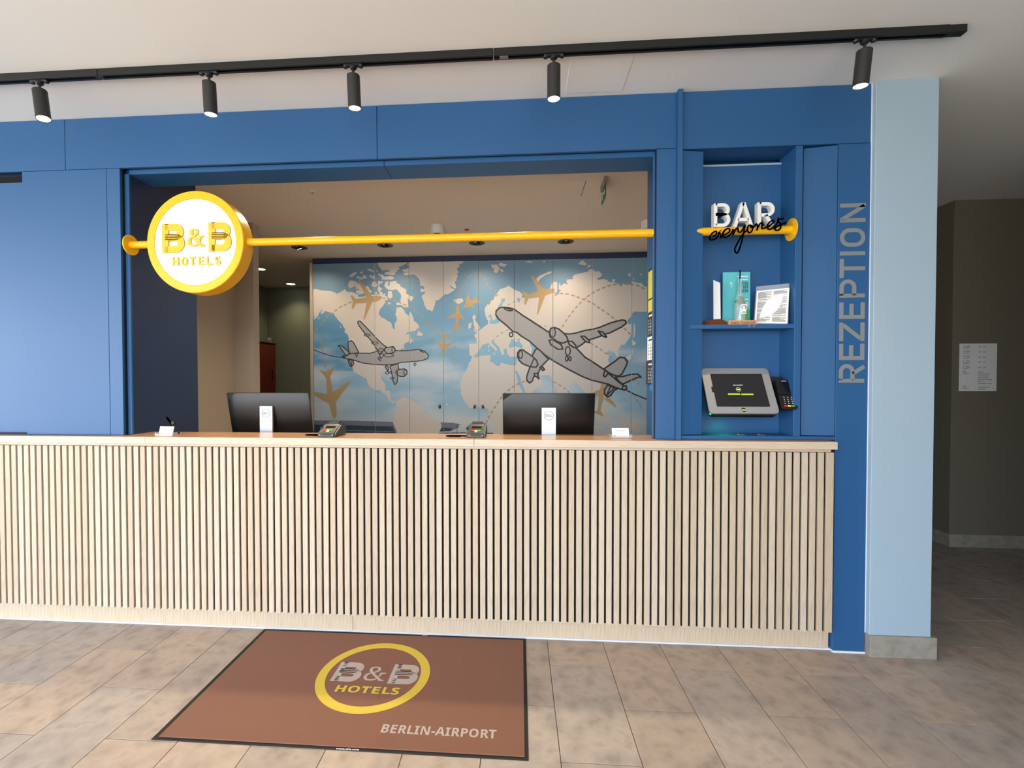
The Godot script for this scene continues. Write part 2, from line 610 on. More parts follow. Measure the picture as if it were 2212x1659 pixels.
func paint_mural() -> ImageTexture:
	var small := Image.create_empty(230, 122, false, Image.FORMAT_RGB8)
	var f := FastNoiseLite.new()
	f.seed = 4
	f.frequency = 0.016
	f.fractal_octaves = 4
	for y in 122:
		for x in 230:
			var d := y / 122.0
			var c := Color(0.44, 0.57, 0.67).lerp(Color(0.42, 0.62, 0.76), smoothstep(0.0, 0.35, d)).lerp(Color(0.58, 0.73, 0.82), smoothstep(0.35, 0.8, d))
			if x < 60 and d < 0.6:
				c = c.lerp(Color(0.27, 0.52, 0.70), smoothstep(0.25, 0.42, d) * smoothstep(60, 25, x) * 0.8)
			var n := f.get_noise_2d(x * 0.75 + y * 0.25, y * 1.9) * 1.5 + 0.12
			c = c.lerp(Color(0.80, 0.83, 0.86), clampf(n + 0.15, 0, 0.85) * smoothstep(0.32, 0.5, d))
			c = c.lerp(Color(0.80, 0.81, 0.84), smoothstep(0.80, 0.9, d) * 0.6)
			small.set_pixel(x, y, c)
	small.resize(1840, 976, Image.INTERPOLATE_CUBIC)
	mural = small
	roof("-4,863 197,863 452,869 450,870 476,939 426,939 407,945 -4,948")
	dark("-4,886 197,889 452,894 449,898 476,966 426,966 407,970 -4,973")
	roof("141,914 452,920 452,924 141,919")
	roof("701,870 779,872 796,876 825,881 812,886 812,898 769,918 697,921")
	dark("705,898 779,900 763,918 705,919")
	dark("697,927 851,924 851,928 697,932")
	dark("759,931 789,931 789,939 758,939")
	dark("800,875 803,875 803,943 800,943")
	dark("959,925 997,925 995,937 961,938")
	dark("332,867 335,867 335,919 332,919")
	land("3,146 22,141 49,149 109,155 126,161 141,170 155,163 172,153 155,172 183,145 202,164 206,157 211,163 221,159 244,169 261,176 258,187 273,189 299,185 328,177 353,178 378,176 376,164 368,154 387,162 397,168 401,181 409,166 410,185 422,191 424,205 403,213 416,218 403,228 397,242 382,256 374,276 376,287 384,293 388,303 390,302 403,307 426,323 442,329 448,354 448,352 456,367 463,364 461,336 475,316 469,295 475,310 471,294 465,286 470,271 472,249 497,247 515,264 519,278 534,290 540,295 548,268 567,311 565,319 585,335 596,349 593,362 583,364 575,376 546,380 533,381 519,400 543,388 546,404 554,422 564,429 552,437 543,447 541,431 527,439 516,443 511,459 518,473 498,469 493,479 478,555 428,561 389,581 384,632 407,663 409,698 432,700 440,739 436,747 450,758 461,753 475,758 473,766 459,758 450,767 427,751 425,745 415,721 388,708 377,695 356,695 346,692 325,680 310,663 304,636 231,595 212,509 205,422 204,409 200,393 181,378 186,364 175,349 169,335 158,325 146,312 137,300 125,285 125,280 108,273 80,265 70,260 70,269 48,281 51,264 59,256 53,256 36,277 35,289 10,309 1,308")
	water("1,293 16,287 12,305 1,313")
	land("32,303 39,297 44,300 36,307")
	land("155,342 158,341 164,357 159,355")
	land("183,380 196,378 211,393 207,398")
	land("475,758 490,739 507,734 536,740 544,743 563,758 577,762 581,774 604,778 617,788 627,813 631,827 656,839 664,851 701,864 715,878 717,898 705,921 695,948 478,949 468,914 450,877 454,842 467,807 471,786 463,760")
	land("543,0 843,2 829,19 806,20 820,25 812,39 802,47 808,57 814,67 802,71 808,85 800,101 802,110 790,113 796,128 798,148 789,151 779,142 763,133 773,149 791,154 781,164 753,181 736,181 728,189 705,209 687,215 683,235 668,274 654,263 643,265 625,237 623,222 611,194 615,182 627,178 629,161 617,167 607,167 603,159 609,147 623,153 625,139 613,133 601,135 604,118 597,96 586,84 570,72 543,74 522,76 508,64 539,59 510,56 504,46 541,38 547,28 531,20 543,8")
	land("369,11 377,3 457,2 541,2 531,10 504,25 483,31 491,40 466,59 468,67 456,75 431,71 404,68 414,56 437,55 429,46 414,46 435,36 410,46 392,48 385,35 375,23")
	land("368,68 375,64 400,72 404,81 439,79 443,79 460,86 452,96 431,97 393,97 389,82")
	land("404,130 412,109 429,105 424,130 435,130 435,110 451,106 472,104 472,116 493,125 495,135 526,152 526,174 540,183 567,193 555,217 534,199 538,248 513,247 499,235 472,235 472,223 492,221 499,188 493,172 470,149 453,155 430,152 418,146")
	land("209,102 221,98 244,102 257,111 240,123 232,135 213,140 204,128")
	land("236,135 244,121 265,111 270,125 278,128 295,169 267,175 248,164 248,154 274,150 242,143 257,135")
	land("211,73 230,57 251,53 253,60 243,70 228,79 213,79")
	land("268,58 281,50 289,52 280,62")
	land("281,44 291,42 287,46")
	land("249,88 255,76 287,83 289,66 306,79 310,88 282,91 268,100 266,95 282,88")
	land("310,36 329,38 348,49 348,57 316,46")
	land("356,41 373,51 364,55")
	land("337,108 358,108 366,125 362,135 347,137 328,124 341,120")
	land("370,104 397,105 395,117 381,119 376,133 395,148 378,160 366,153 372,133")
	land("299,134 314,128 326,151 339,159 326,169")
	land("426,158 447,161 451,191 437,201 424,191")
	land("320,73 329,71 337,77 350,71 358,90 345,92 327,83")
	land("355,161 366,162 364,174 355,174")
	land("422,234 428,216 447,232 432,228")
	land("785,212 808,207 830,203 840,217 828,227 812,235 789,223")
	land("591,366 595,380 614,388 612,403 581,401 589,388")
	land("885,307 895,290 905,299 903,319 904,306 901,322 913,338 927,357 927,367 917,373 891,372 899,364 893,342 889,314")
	land("864,344 879,332 883,340 878,362 864,368")
	land("988,28 1019,27 1033,47 1027,63 1015,73 999,63 1007,49 992,46")
	land("1027,27 1037,17 1055,24 1075,26 1059,41 1033,35")
	land("1035,51 1043,51 1057,64 1041,66")
	land("1227,107 1243,91 1275,78 1305,68 1305,68 1310,73 1295,82 1281,86 1283,84 1255,103 1241,115 1239,125")
	land("1167,19 1187,12 1199,16 1213,16 1199,23 1187,18")
	land("1263,20 1269,11 1275,14 1269,22")
	land("1457,23 1471,12 1482,24 1493,35 1483,42 1462,36 1447,32")
	land("1493,54 1502,36 1517,45")
	land("1706,94 1712,84 1720,92 1714,105")
	land("1764,91 1781,92 1773,98")
	land("1729,116 1733,110 1742,119")
	land("956,297 952,267 958,247 982,227 1002,203 1021,177 1035,158 1063,150 1081,140 1095,150 1109,161 1139,173 1155,189 1149,205 1159,205 1191,206 1243,191 1283,181 1305,148 1307,136 1317,126 1334,122 1339,132 1339,173 1324,202 1346,188 1351,173 1363,173 1346,163 1346,144 1351,127 1356,147 1377,132 1394,140 1387,125 1389,113 1421,111 1418,99 1430,87 1471,79 1498,74 1505,62 1521,60 1538,74 1557,72 1572,90 1569,99 1550,109 1546,118 1581,113 1596,117 1608,129 1631,132 1622,117 1641,115 1636,132 1651,137 1672,154 1679,140 1722,145 1724,126 1755,136 1774,136 1790,156 1901,172 1901,280 1772,288 1741,285 1729,294 1722,311 1701,335 1711,352 1725,347 1723,409 1694,452 1687,460 1675,455 1664,472 1652,491 1661,513 1657,520 1645,515 1642,503 1635,493 1618,491 1618,479 1597,498 1602,510 1618,510 1604,534 1611,559 1595,605 1566,662 1569,691 1540,701 1523,720 1492,730 1485,726 1482,703 1460,681 1451,662 1424,654 1407,676 1383,701 1378,730 1347,730 1337,704 1322,665 1318,641 1298,616 1281,618 1299,616 1251,618 1243,606 1243,622 1261,644 1251,672 1223,692 1183,730 1175,759 1163,950 999,952 999,931 998,891 969,836 975,812 971,795 941,791 918,785 867,796 872,794 847,765 833,739 823,714 821,647 833,617 860,577 868,546 885,532 872,546 886,516 870,508 868,449 909,447 909,423 895,403 911,387 891,379 929,373 952,355 970,343 971,325 966,319")
	water("1020,256 1029,242 1041,228 1041,210 1061,207 1063,218 1047,238 1047,256")
	water("980,341 978,325 986,323 980,295 986,287 996,325 1010,317 1016,303 1033,329 1030,338 1002,343")
	water("1123,205 1141,205 1141,231 1129,229")
	water("890,516 913,496 929,472 941,452 958,450 972,442 982,458 998,470 1010,484 1010,499 992,498 1006,511 1016,480 1022,480 990,442 990,434 1000,434 1010,448 1030,466 1034,481 1044,509 1055,507 1059,497 1053,481 1061,475 1071,477 1073,499 1083,515 1093,519 1125,517 1127,531 1119,564 1089,563 1040,550 1032,568 1016,565 1002,553 982,543 984,510 931,512 907,522")
	water("1081,467 1083,455 1097,423 1109,425 1119,441 1133,435 1121,427 1143,417 1137,435 1159,463 1149,473 1117,463 1089,471")
	water("1193,445 1199,441 1233,474 1219,482 1211,506 1203,506 1201,498 1205,478")
	water("1115,594 1125,592 1143,630 1145,638 1147,656 1163,684 1173,726 1161,712 1133,664 1123,617")
	water("968,307 982,289 986,308")
	land("970,456 977,456 977,468 971,470")
	land("970,476 977,476 976,490 971,490")
	land("1737,349 1744,356 1745,390 1739,424 1735,424")
	land("1730,433 1751,450 1737,462 1730,460")
	land("1697,523 1721,508 1730,482 1733,496 1721,535 1707,537")
	land("1533,735 1547,732 1535,747")
	land("1545,823 1552,825 1588,779 1600,791 1595,820 1584,864 1552,859")
	land("1603,827 1631,825 1608,835 1608,878 1600,879")
	land("1612,847 1624,842 1615,854 1622,874 1610,869")
	land("1667,847 1684,839 1691,859 1708,851 1727,861 1748,873 1765,892 1770,914 1749,904 1715,905 1708,880 1677,861")
	land("1531,881 1569,888 1577,903 1533,894")
	land("1772,885 1789,878 1784,887")
	land("1545,672 1554,667 1552,679 1546,681")
	land("1608,908 1620,908 1615,911")
	land("1648,817 1654,830 1649,827")
	dash("221,215 185,231 155,245 127,265 99,286 74,306 52,334 26,356 30,389 43,423 51,458 61,497 68,533 74,574", 3.0)
	dash("397,197 443,204 468,212 497,225 526,239 557,256 586,277 612,297 637,323 660,346 682,375 703,403 721,430", 3.2)
	dash("797,370 794,406 791,485 788,570", 2.2)
	dash("1324,183 1397,191 1457,211 1517,236 1546,256 1575,276 1603,295 1630,317 1682,366 1704,388 1725,410", 3.6)
	dash("1790,168 1767,155 1736,145 1703,142 1670,139 1639,143 1608,149 1577,160 1546,174 1517,190 1488,212", 3.6)
	dash("1488,212 1464,233 1440,257 1419,283 1397,312 1378,341 1358,375", 3.0)
	dash("959,873 977,836 996,803 1016,773 1034,745 1056,718 1083,694 1111,674 1141,658 1173,646", 3.4)
	dash("1513,449 1542,466 1571,486 1597,505 1623,527", 3.0)
	dash("1320,652 1359,674 1386,693 1412,718", 2.6)
	dash("1733,640 1750,650 1776,677", 3.0)
	dash("1738,720 1765,764 1784,795", 3.0)
	dash("869,86 899,71 932,80 958,104 972,136 996,161 1023,183 1002,205 980,233 958,249", 2.4)
	dash("994,434 1020,408 1049,388 1079,373", 2.0)
	dash("869,86 853,114 836,142 820,187 802,209 781,245 765,275", 2.4)
	dash("1075,244 1113,225 1151,211", 2.0)
	dash("1239,352 1269,356 1303,360", 2.0)
	sand("392,194 390,188 378,183 334,184 326,169 278,103 268,103 265,113 274,125 286,152 303,191 248,201 225,178 217,182 229,213 222,252 233,252 248,224 305,222 294,284 287,311 294,312 306,287 338,218 370,213 386,203")
	sand("39,587 71,593 97,585 118,570 120,582 99,623 115,706 211,642 214,651 132,760 135,814 131,841 123,853 112,846 102,814 91,771 -2,723 -2,703 81,717 77,636 65,615")
	sand("719,511 717,470 678,423 723,450 727,405 719,389 733,395 756,396 742,412 739,450 789,438 735,479 727,513")
	sand("812,237 818,282 828,290 854,332 840,319 814,305 807,349 824,360 822,372 799,368 779,367 781,359 795,349 795,309 769,306 748,318 760,296 797,281 801,239")
	sand("867,183 873,216 895,212 905,198 909,214 938,226 885,234 901,262 877,248 844,252 822,259 848,235 852,201")
	sand("1197,88 1207,88 1267,159 1310,159 1323,161 1327,168 1317,182 1281,194 1275,197 1237,296 1231,296 1243,205 1187,210 1173,242 1163,241 1167,206 1153,169 1167,172 1191,188 1235,173 1233,161 1203,102")
	sand("1571,662 1588,667 1586,710 1583,740 1617,737 1650,783 1643,786 1581,740 1567,803 1581,830 1579,837 1547,820 1523,820 1535,806 1550,803 1557,740 1554,725 1485,725 1518,713 1562,693")
	jet("170,514 185,512 212,496 259,494 322,495 347,489 368,481 466,481 502,483 541,481 595,475 626,486 647,507 642,525 615,535 582,540 562,540 541,543 497,545 476,552 441,557 405,559 336,555 284,548 231,531 178,521", 4.5)
	jet("414,460 398,450 354,409 325,376 270,320 258,319 256,330 264,346 299,392 337,433 352,458 366,483 378,505", 4.5)
	jet("261,492 232,436 219,426 202,432 201,447 204,482 212,496", 4.5)
	jet("145,454 153,450 166,454 212,494 191,506 185,502 153,457", 4.5)
	jet("199,529 208,558 218,568 231,556 231,532", 4.5)
	jet("404,477 410,466 450,459 452,459 464,473 462,485 454,493 429,497 416,495 406,485", 4.5)
	jet("455,598 470,586 512,580 528,592 528,608 513,621 495,622 472,614", 4.5)
	jet("434,564 478,553 483,580 474,592 476,627 473,653 461,666 451,649 447,621 441,592", 4.5)
	jet("416,561 407,571 422,594 428,575", 4.5)
	jet("1049,254 1031,258 1014,274 1012,294 1028,318 1035,323 1075,356 1095,376 1103,384 1125,389 1149,409 1191,435 1233,474 1275,510 1305,532 1317,540 1402,589 1475,626 1518,643 1607,665 1643,682 1691,696 1702,690 1700,675 1688,673 1657,651 1636,631 1609,610 1580,585 1523,546 1484,522 1438,473 1378,399 1295,389 1281,381 1249,360 1191,321 1153,297 1113,267 1083,257", 7)
	jet("1375,397 1402,400 1436,395 1486,381 1522,376 1558,367 1618,343 1677,328 1694,332 1698,346 1675,365 1613,396 1594,400 1573,410 1522,427 1498,432 1467,456 1438,473 1397,436", 7)
	jet("1583,585 1638,547 1666,524 1690,527 1705,547 1700,566 1678,610 1662,623 1635,617 1609,605", 7)
	jet("1643,627 1678,625 1726,613 1757,611 1776,629 1762,628 1681,664 1667,656", 7)
	jet("1602,669 1586,696 1586,715 1602,732 1619,725 1638,696 1655,689", 7)
	jet("1590,590 1580,619 1590,626 1607,607", 7)
	jet("1300,411 1297,389 1305,369 1322,364 1346,372 1375,397 1390,416 1395,436 1385,441 1366,448 1342,440 1308,418", 7)
	jet("1395,438 1417,438 1436,460 1438,473 1424,470 1402,455", 7)
	jet("1295,431 1317,430 1359,455 1368,479 1342,479 1305,455", 7)
	jet("1462,411 1482,412 1508,437 1508,446 1486,439", 7)
	jet("1553,385 1577,391 1597,415 1592,419 1570,408", 7)
	jet("1233,476 1247,484 1271,510 1293,532 1255,570 1239,604 1237,618 1215,624 1207,648 1193,658 1179,646 1177,628 1183,605 1195,574 1215,528 1205,514 1213,502 1223,480", 7)
	jet("1127,517 1129,497 1141,482 1155,480 1175,495 1205,514 1229,538 1237,560 1227,574 1195,572 1153,554 1135,535 1133,527", 7)
	jet("1247,573 1263,574 1272,588 1263,592 1251,578", 7)
	jet("1215,608 1233,606 1237,620 1243,636 1219,618", 7)
	ink("462,477 461,486 458,492 454,494 449,492 446,486 445,477 446,468 449,462 454,460 458,462 461,468 462,477", 4.5)
	ink("325,396 322,399 316,401 308,402 299,401 293,399 291,396 293,393 299,390 308,390 316,391 322,393 325,396", 4.5)
	ink("368,439 366,443 359,445 351,446 342,445 335,443 333,439 335,436 342,433 351,433 359,433 366,436 368,439", 4.5)
	ink("401,478 398,481 393,484 385,485 377,484 371,481 369,477 371,474 377,471 385,470 393,471 398,474 401,478", 4.5)
	ink("456,507 452,511 442,514 428,516 413,514 403,511 399,506 403,502 413,498 428,497 442,499 452,502 456,507", 4.5)
	ink("397,505 396,512 392,517 387,519 382,517 378,512 376,505 378,498 382,494 387,492 392,494 396,499 397,505", 4.5)
	ink("378,524 377,526 375,528 372,529 369,528 367,526 366,524 367,521 369,519 372,519 375,519 377,521 378,524", 4.5)
	ink("385,529 384,533 383,536 380,537 378,536 376,533 376,529 376,525 378,522 381,521 383,522 384,525 385,529", 4.5)
	ink("529,598 528,606 524,612 520,615 515,612 512,606 510,598 512,590 515,584 520,582 524,584 528,590 529,598", 4.5)
	ink("426,602 425,605 422,608 418,609 414,608 410,605 409,602 410,598 414,596 418,595 422,596 425,598 426,602", 4.5)
	ink("445,600 444,602 441,603 437,604 432,603 429,602 428,600 429,598 432,596 437,596 441,596 444,598 445,600", 4.5)
	ink("458,630 456,633 452,635 447,636 441,635 437,633 435,630 437,627 441,625 446,625 452,625 457,627 458,630", 4.5)
	ink("578,556 577,560 575,562 572,563 569,562 567,560 566,556 567,553 569,550 572,549 575,550 577,553 578,556", 4.5)
	ink("184,514 182,517 180,520 176,521 172,520 170,517 169,513 170,510 172,507 176,506 180,507 183,510 184,514", 4.5)
	ink("1329,391 1327,404 1322,413 1315,417 1308,413 1302,404 1300,391 1302,378 1307,369 1315,366 1322,369 1327,378 1329,391", 7)
	ink("1408,489 1406,501 1401,509 1395,513 1388,509 1383,501 1382,489 1383,478 1388,469 1395,466 1401,469 1406,478 1408,489", 7)
	ink("1395,530 1394,536 1392,541 1389,543 1386,541 1383,536 1383,530 1383,523 1386,518 1389,516 1392,518 1394,523 1395,530", 7)
	ink("1412,530 1411,535 1409,539 1406,541 1403,539 1400,535 1400,530 1400,524 1403,520 1406,519 1409,520 1411,524 1412,530", 7)
	ink("1155,507 1153,518 1149,525 1144,528 1139,525 1135,518 1134,507 1135,497 1139,489 1144,486 1149,489 1153,497 1155,507", 7)
	ink("1103,401 1102,406 1098,411 1094,412 1089,410 1086,406 1085,400 1086,395 1089,390 1094,389 1098,390 1102,395 1103,401", 7)
	ink("1702,684 1701,689 1697,693 1691,695 1685,693 1680,689 1679,684 1680,678 1685,674 1691,673 1696,674 1701,678 1702,684", 7)
	ink("0,473 51,491 93,505 136,514 170,517", 4.5)
	ink("599,483 616,484 628,489 616,492 599,483", 4.5)
	ink("1055,258 1075,260 1101,273 1083,274 1063,266 1055,258", 7)
	ink("1703,697 1729,712 1788,737 1880,774", 7)
	ink("1619,674 1598,725 1636,686 1619,674", 7)
	ink("470,586 464,600 474,614", 4.5)
	ink("1215,530 1197,572", 7)
	ink("208,531 219,566 223,533", 4.5)
	ink("244,496 244,509 250,515 255,496", 4.5)
	mural.generate_mipmaps()
	return ImageTexture.create_from_image(mural)


# ================================================================ the scene
func _ready() -> void:
	setup_view()
	make_materials()
	room()
	floor_tiles()
	front_wall()
	desk()
	reception_room()
	wardrobe()
	pipe_and_signs()
	niche()
	track_lights()
	on_the_counter()
	doormat()
	corridor()


func setup_view() -> void:
	var cam := Camera3D.new()
	cam.name = "camera"
	cam.transform = Transform3D(Basis(V(0.99743348, -0.00149406, -0.07158365), V(0.00018745, 0.99983333, -0.01825608), V(0.071599, 0.01819581, 0.99726751)), V(3.02301, 1.43717, 2.55635))
	cam.projection = Camera3D.PROJECTION_FRUSTUM
	cam.near = 0.05
	cam.far = 60
	cam.size = 0.05 * 1659.0 / 1020.1968
	cam.frustum_offset = Vector2(56.177, 9.753) / 1020.1968 * 0.05
	add_child(cam)
	cam.current = true
	var sky := Sky.new()
	var pm := ProceduralSkyMaterial.new()
	pm.sky_top_color = Color(0.72, 0.80, 0.90)
	pm.sky_horizon_color = Color(0.90, 0.93, 0.96)
	pm.ground_bottom_color = Color(0.80, 0.79, 0.77)
	pm.ground_horizon_color = Color(0.84, 0.84, 0.83)
	pm.sun_angle_max = 1.0
	sky.sky_material = pm
	var env := Environment.new()
	env.background_mode = Environment.BG_SKY
	env.sky = sky
	env.background_energy_multiplier = SKY
	env.tonemap_mode = Environment.TONE_MAPPER_LINEAR
	env.tonemap_exposure = EXPOSURE
	env.sdfgi_enabled = true
	env.ssao_enabled = true
	env.ssil_enabled = true
	var we := WorldEnvironment.new()
	we.name = "surroundings"
	we.environment = env
	add_child(we)
	var sun := DirectionalLight3D.new()
	sun.name = "sun"
	sun.light_color = Color(1.0, 0.84, 0.66)
	sun.light_energy = SUN
	sun.light_angular_distance = 0.6
	sun.shadow_enabled = true
	sun.sky_mode = DirectionalLight3D.SKY_MODE_LIGHT_ONLY
	add_child(sun)
	# through the window heads at 2.62 m the low sun reaches the floor to within 0.4 m of the desk
	sun.look_at_from_position(V(3.4, 2.62, 5.2), V(3.0, 0.0, 0.405))


const SKY := 11.0
const EXPOSURE := 1.0
const SUN := 0.2


# ---------------------------------------------------------------- the room shell
func room() -> void:
	struct("floor", mb().box(V(-4, -0.2, -5.3), V(9, -0.006, 5.4)), g("grout"), "tiled floor of the lobby and the corridor", "floor")
	var c := struct("ceiling", mb().box(V(-4, 2.955, -0.14), V(9, 3.2, 5.4)).box(V(4.74, 2.955, -5.3), V(9, 3.2, -0.14)), g("ceiling"), "white plastered lobby ceiling", "ceiling")
	# flush access panel beside the fourth spotlight
	part("access_panel", mb().box(V(3.264, 2.9525, 0.003), V(3.557, 2.956, 0.302), 0.0008), g("ceiling"), c)
	struct("wall_left", mb().box(V(-4.2, 0, -5.3), V(-4, 3.0, 0.2)).box(V(-4.2, 0, 0.2), V(-4, 0.15, 5.4)).box(V(-4.2, 2.62, 0.2), V(-4, 3.0, 5.4)), g("ceiling"), "white wall with tall windows, left of the lobby", "wall")
	struct("wall_back", mb().box(V(-4, 2.62, 5.2), V(4.6, 3.0, 5.4)).box(V(-4, 0, 5.2), V(4.6, 0.08, 5.4)).box(V(4.6, 0, 5.2), V(9, 3.0, 5.4)), g("ceiling"), "white wall with tall windows behind the camera", "wall")
	var w := mb()
	for k in 6:
		var x := -4.0 + 1.72 * k
		w.box(V(x - 0.03, 0.08, 5.24), V(x + 0.03, 2.62, 5.32))
	struct("window_1", w, g("lamp_black"), "dark window posts behind the camera", "window")
	w = mb()
	for k in 5:
		var z := 0.2 + 1.3 * k
		w.box(V(-4.14, 0.15, z - 0.03), V(-4.06, 2.62, z + 0.03))
	struct("window_2", w, g("lamp_black"), "dark window posts left of the lobby", "window")
	struct("wall_right", mb().box(V(6.0, 0, 0.3), V(6.2, 2.955, 5.4)), g("taupe"), "taupe wall right of the lobby", "wall")
	struct("wall_far", mb().box(V(-4, 0, -5.5), V(9, 3.0, -5.3)), g("taupe"), "far wall at the end of the corridor", "wall")
	struct("wall_outer", mb().box(V(9, 0, -5.3), V(9.2, 3.0, 5.4)), g("taupe"), "outer wall beyond the corridor", "wall")
	# the pale blue column
	struct("column", mb().box(V(4.830, 0, -0.42), V(5.130, 2.956, -0.006), 0.002), g("pale_blue"), "pale blue square column right of the reception wall", "column")
	var b := mb().box(V(4.828, 0, -0.4), V(5.152, 0.113, 0.007), 0.002)
	struct("baseboard_column", b, g("tile_skirting"), "grey stoneware skirting around the foot of the pale blue column", "baseboard")


func floor_tiles() -> void:
	var fl := get_node("floor")
	var m := mb().box(V(0.0014, -0.009, 0.0014), V(0.3011, 0, 0.6036), 0.0008).mesh()
	var turn := Basis(Vector3.UP, 0.00535)
	var rng := RandomNumberGenerator.new()
	rng.seed = 8
	for j in range(-13, 16):
		for n in range(-18, 6):
			if posmod(n + j, 2):
				continue
			var p := turn * V(0.3025 * j, 0, 0.3025 * n) + V(3.17353, 0, 0.18548)
			if p.x < 4.5 and p.z < -0.62 or p.z > 1.35 or p.x > 5.6 and p.z > 0.5 or p.z < -4.8:
				continue
			var o := part("tile", m, g("tile_%d" % rng.randi_range(0, 3)), fl, p + V(0, rng.randf_range(-0.0004, 0.0), 0))
			o.basis = turn


# ---------------------------------------------------------------- blue panelled wall
func front_wall() -> void:
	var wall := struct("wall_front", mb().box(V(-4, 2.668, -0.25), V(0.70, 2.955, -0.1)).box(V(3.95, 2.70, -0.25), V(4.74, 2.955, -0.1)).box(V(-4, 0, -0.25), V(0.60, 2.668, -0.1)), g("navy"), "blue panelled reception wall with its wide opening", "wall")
	var blue := g("blue")
	# header boards up to the ceiling
	for x in [[-2.2, 0.386], [0.389, 2.2335], [2.2365, 3.848]]:
		part("header_panel", mb().box(V(x[0], 2.662, -0.048), V(x[1], 2.953, -0.03), 0.001), blue, wall)
	part("header_panel", mb().box(V(3.872, 2.655, -0.048), V(4.822, 2.953, -0.03), 0.001), blue, wall)
	# boards left of the opening
	part("panel", mb().box(V(-2.2, 1.127, -0.08), V(0.12, 2.612, -0.06), 0.001), blue, wall)
	part("panel", mb().box(V(0.115, 1.119, -0.048), V(0.6395, 2.6595, -0.03), 0.001), blue, wall)
	part("panel", mb().box(V(0.6415, 1.119, -0.048), V(0.722, 2.6595, -0.03), 0.001), blue, wall)
	part("shadow_gap", mb().box(V(-2.2, 2.59, -0.098), V(0.118, 2.66, -0.088)), g("felt"), wall)
	# boards right of the opening
	part("panel", mb().box(V(3.750, 1.119, -0.048), V(3.848, 2.6595, -0.03), 0.001), blue, wall)
	part("upright_fin", mb().box(V(3.848, 1.119, -0.048), V(3.872, 2.954, 0.0), 0.001), blue, wall)
	part("panel", mb().box(V(4.666, 0.010, -0.25), V(4.824, 2.6525, -0.03), 0.001), blue, wall)
	part("panel_foot", mb().box(V(4.665, -0.001, -0.20), V(4.826, 0.0095, -0.027)), g("base_strip"), wall)
	part("joint", mb().box(V(4.824, 0.11, -0.07), V(4.831, 2.954, -0.032)), g("base_strip"), wall)
	# frame of the opening: black shutter guides with a blue inner frame behind them
	part("shutter_guide", mb().box(V(0.70, 1.119, -0.061), V(0.7245, 2.672, -0.046)), g("black"), wall)
	part("shutter_guide", mb().box(V(3.7475, 1.119, -0.061), V(3.77, 2.672, -0.046)), g("black"), wall)
	part("shutter_guide", mb().box(V(0.70, 2.672, -0.069), V(3.77, 2.69, -0.046)).box(V(0.72, 2.666, -0.054), V(3.75, 2.673, -0.0515)).box(V(0.72, 2.666, -0.063), V(3.75, 2.673, -0.0605)), g("black"), wall)
	part("inner_frame", mb().box(V(0.69, 1.119, -0.075), V(0.7495, 2.64, -0.061), 0.002), blue, wall)
	part("inner_frame", mb().box(V(3.739, 1.119, -0.075), V(3.78, 2.64, -0.061), 0.002), blue, wall)
	for x in [[0.745, 2.262], [2.2645, 3.9]]:
		part("soffit_box", mb().box(V(x[0], 2.64, -0.25), V(x[1], 2.955, -0.07), 0.001), blue, wall)
	# dark blue cheek left inside the opening, blue cheek right
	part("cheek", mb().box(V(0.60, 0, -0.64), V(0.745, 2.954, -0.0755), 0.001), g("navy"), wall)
	part("cheek", mb().box(V(3.86, 0, -0.64), V(3.89, 2.954, -0.25), 0.001).box(V(3.89, 0, -0.64), V(4.74, 2.954, -0.25)), blue, wall)
	var t := thing("reception_lettering", "large grey capital letters spelling reception upwards beside the pale blue column", "sign", V(4.742, 1.42, -0.0295))
	var up := Basis(Vector3.UP, Vector3.LEFT, Vector3.BACK)
	for l in [["R", 0.0, 0.097], ["E", 0.118, 0.202], ["Z", 0.216, 0.312], ["E", 0.331, 0.416], ["P", 0.441, 0.535], ["T", 0.542, 0.641], ["I", 0.658, 0.680], ["O", 0.703, 0.799], ["N", 0.829, 0.926]]:
		part("letter", letter_mesh(l[0], l[2] - l[1], 0.125, 0.0205, -0.0003, 0.0012, Transform3D(up, V(0.0625 - 0.004 * l[1], l[1], 0))), g("grey_letter"), t)


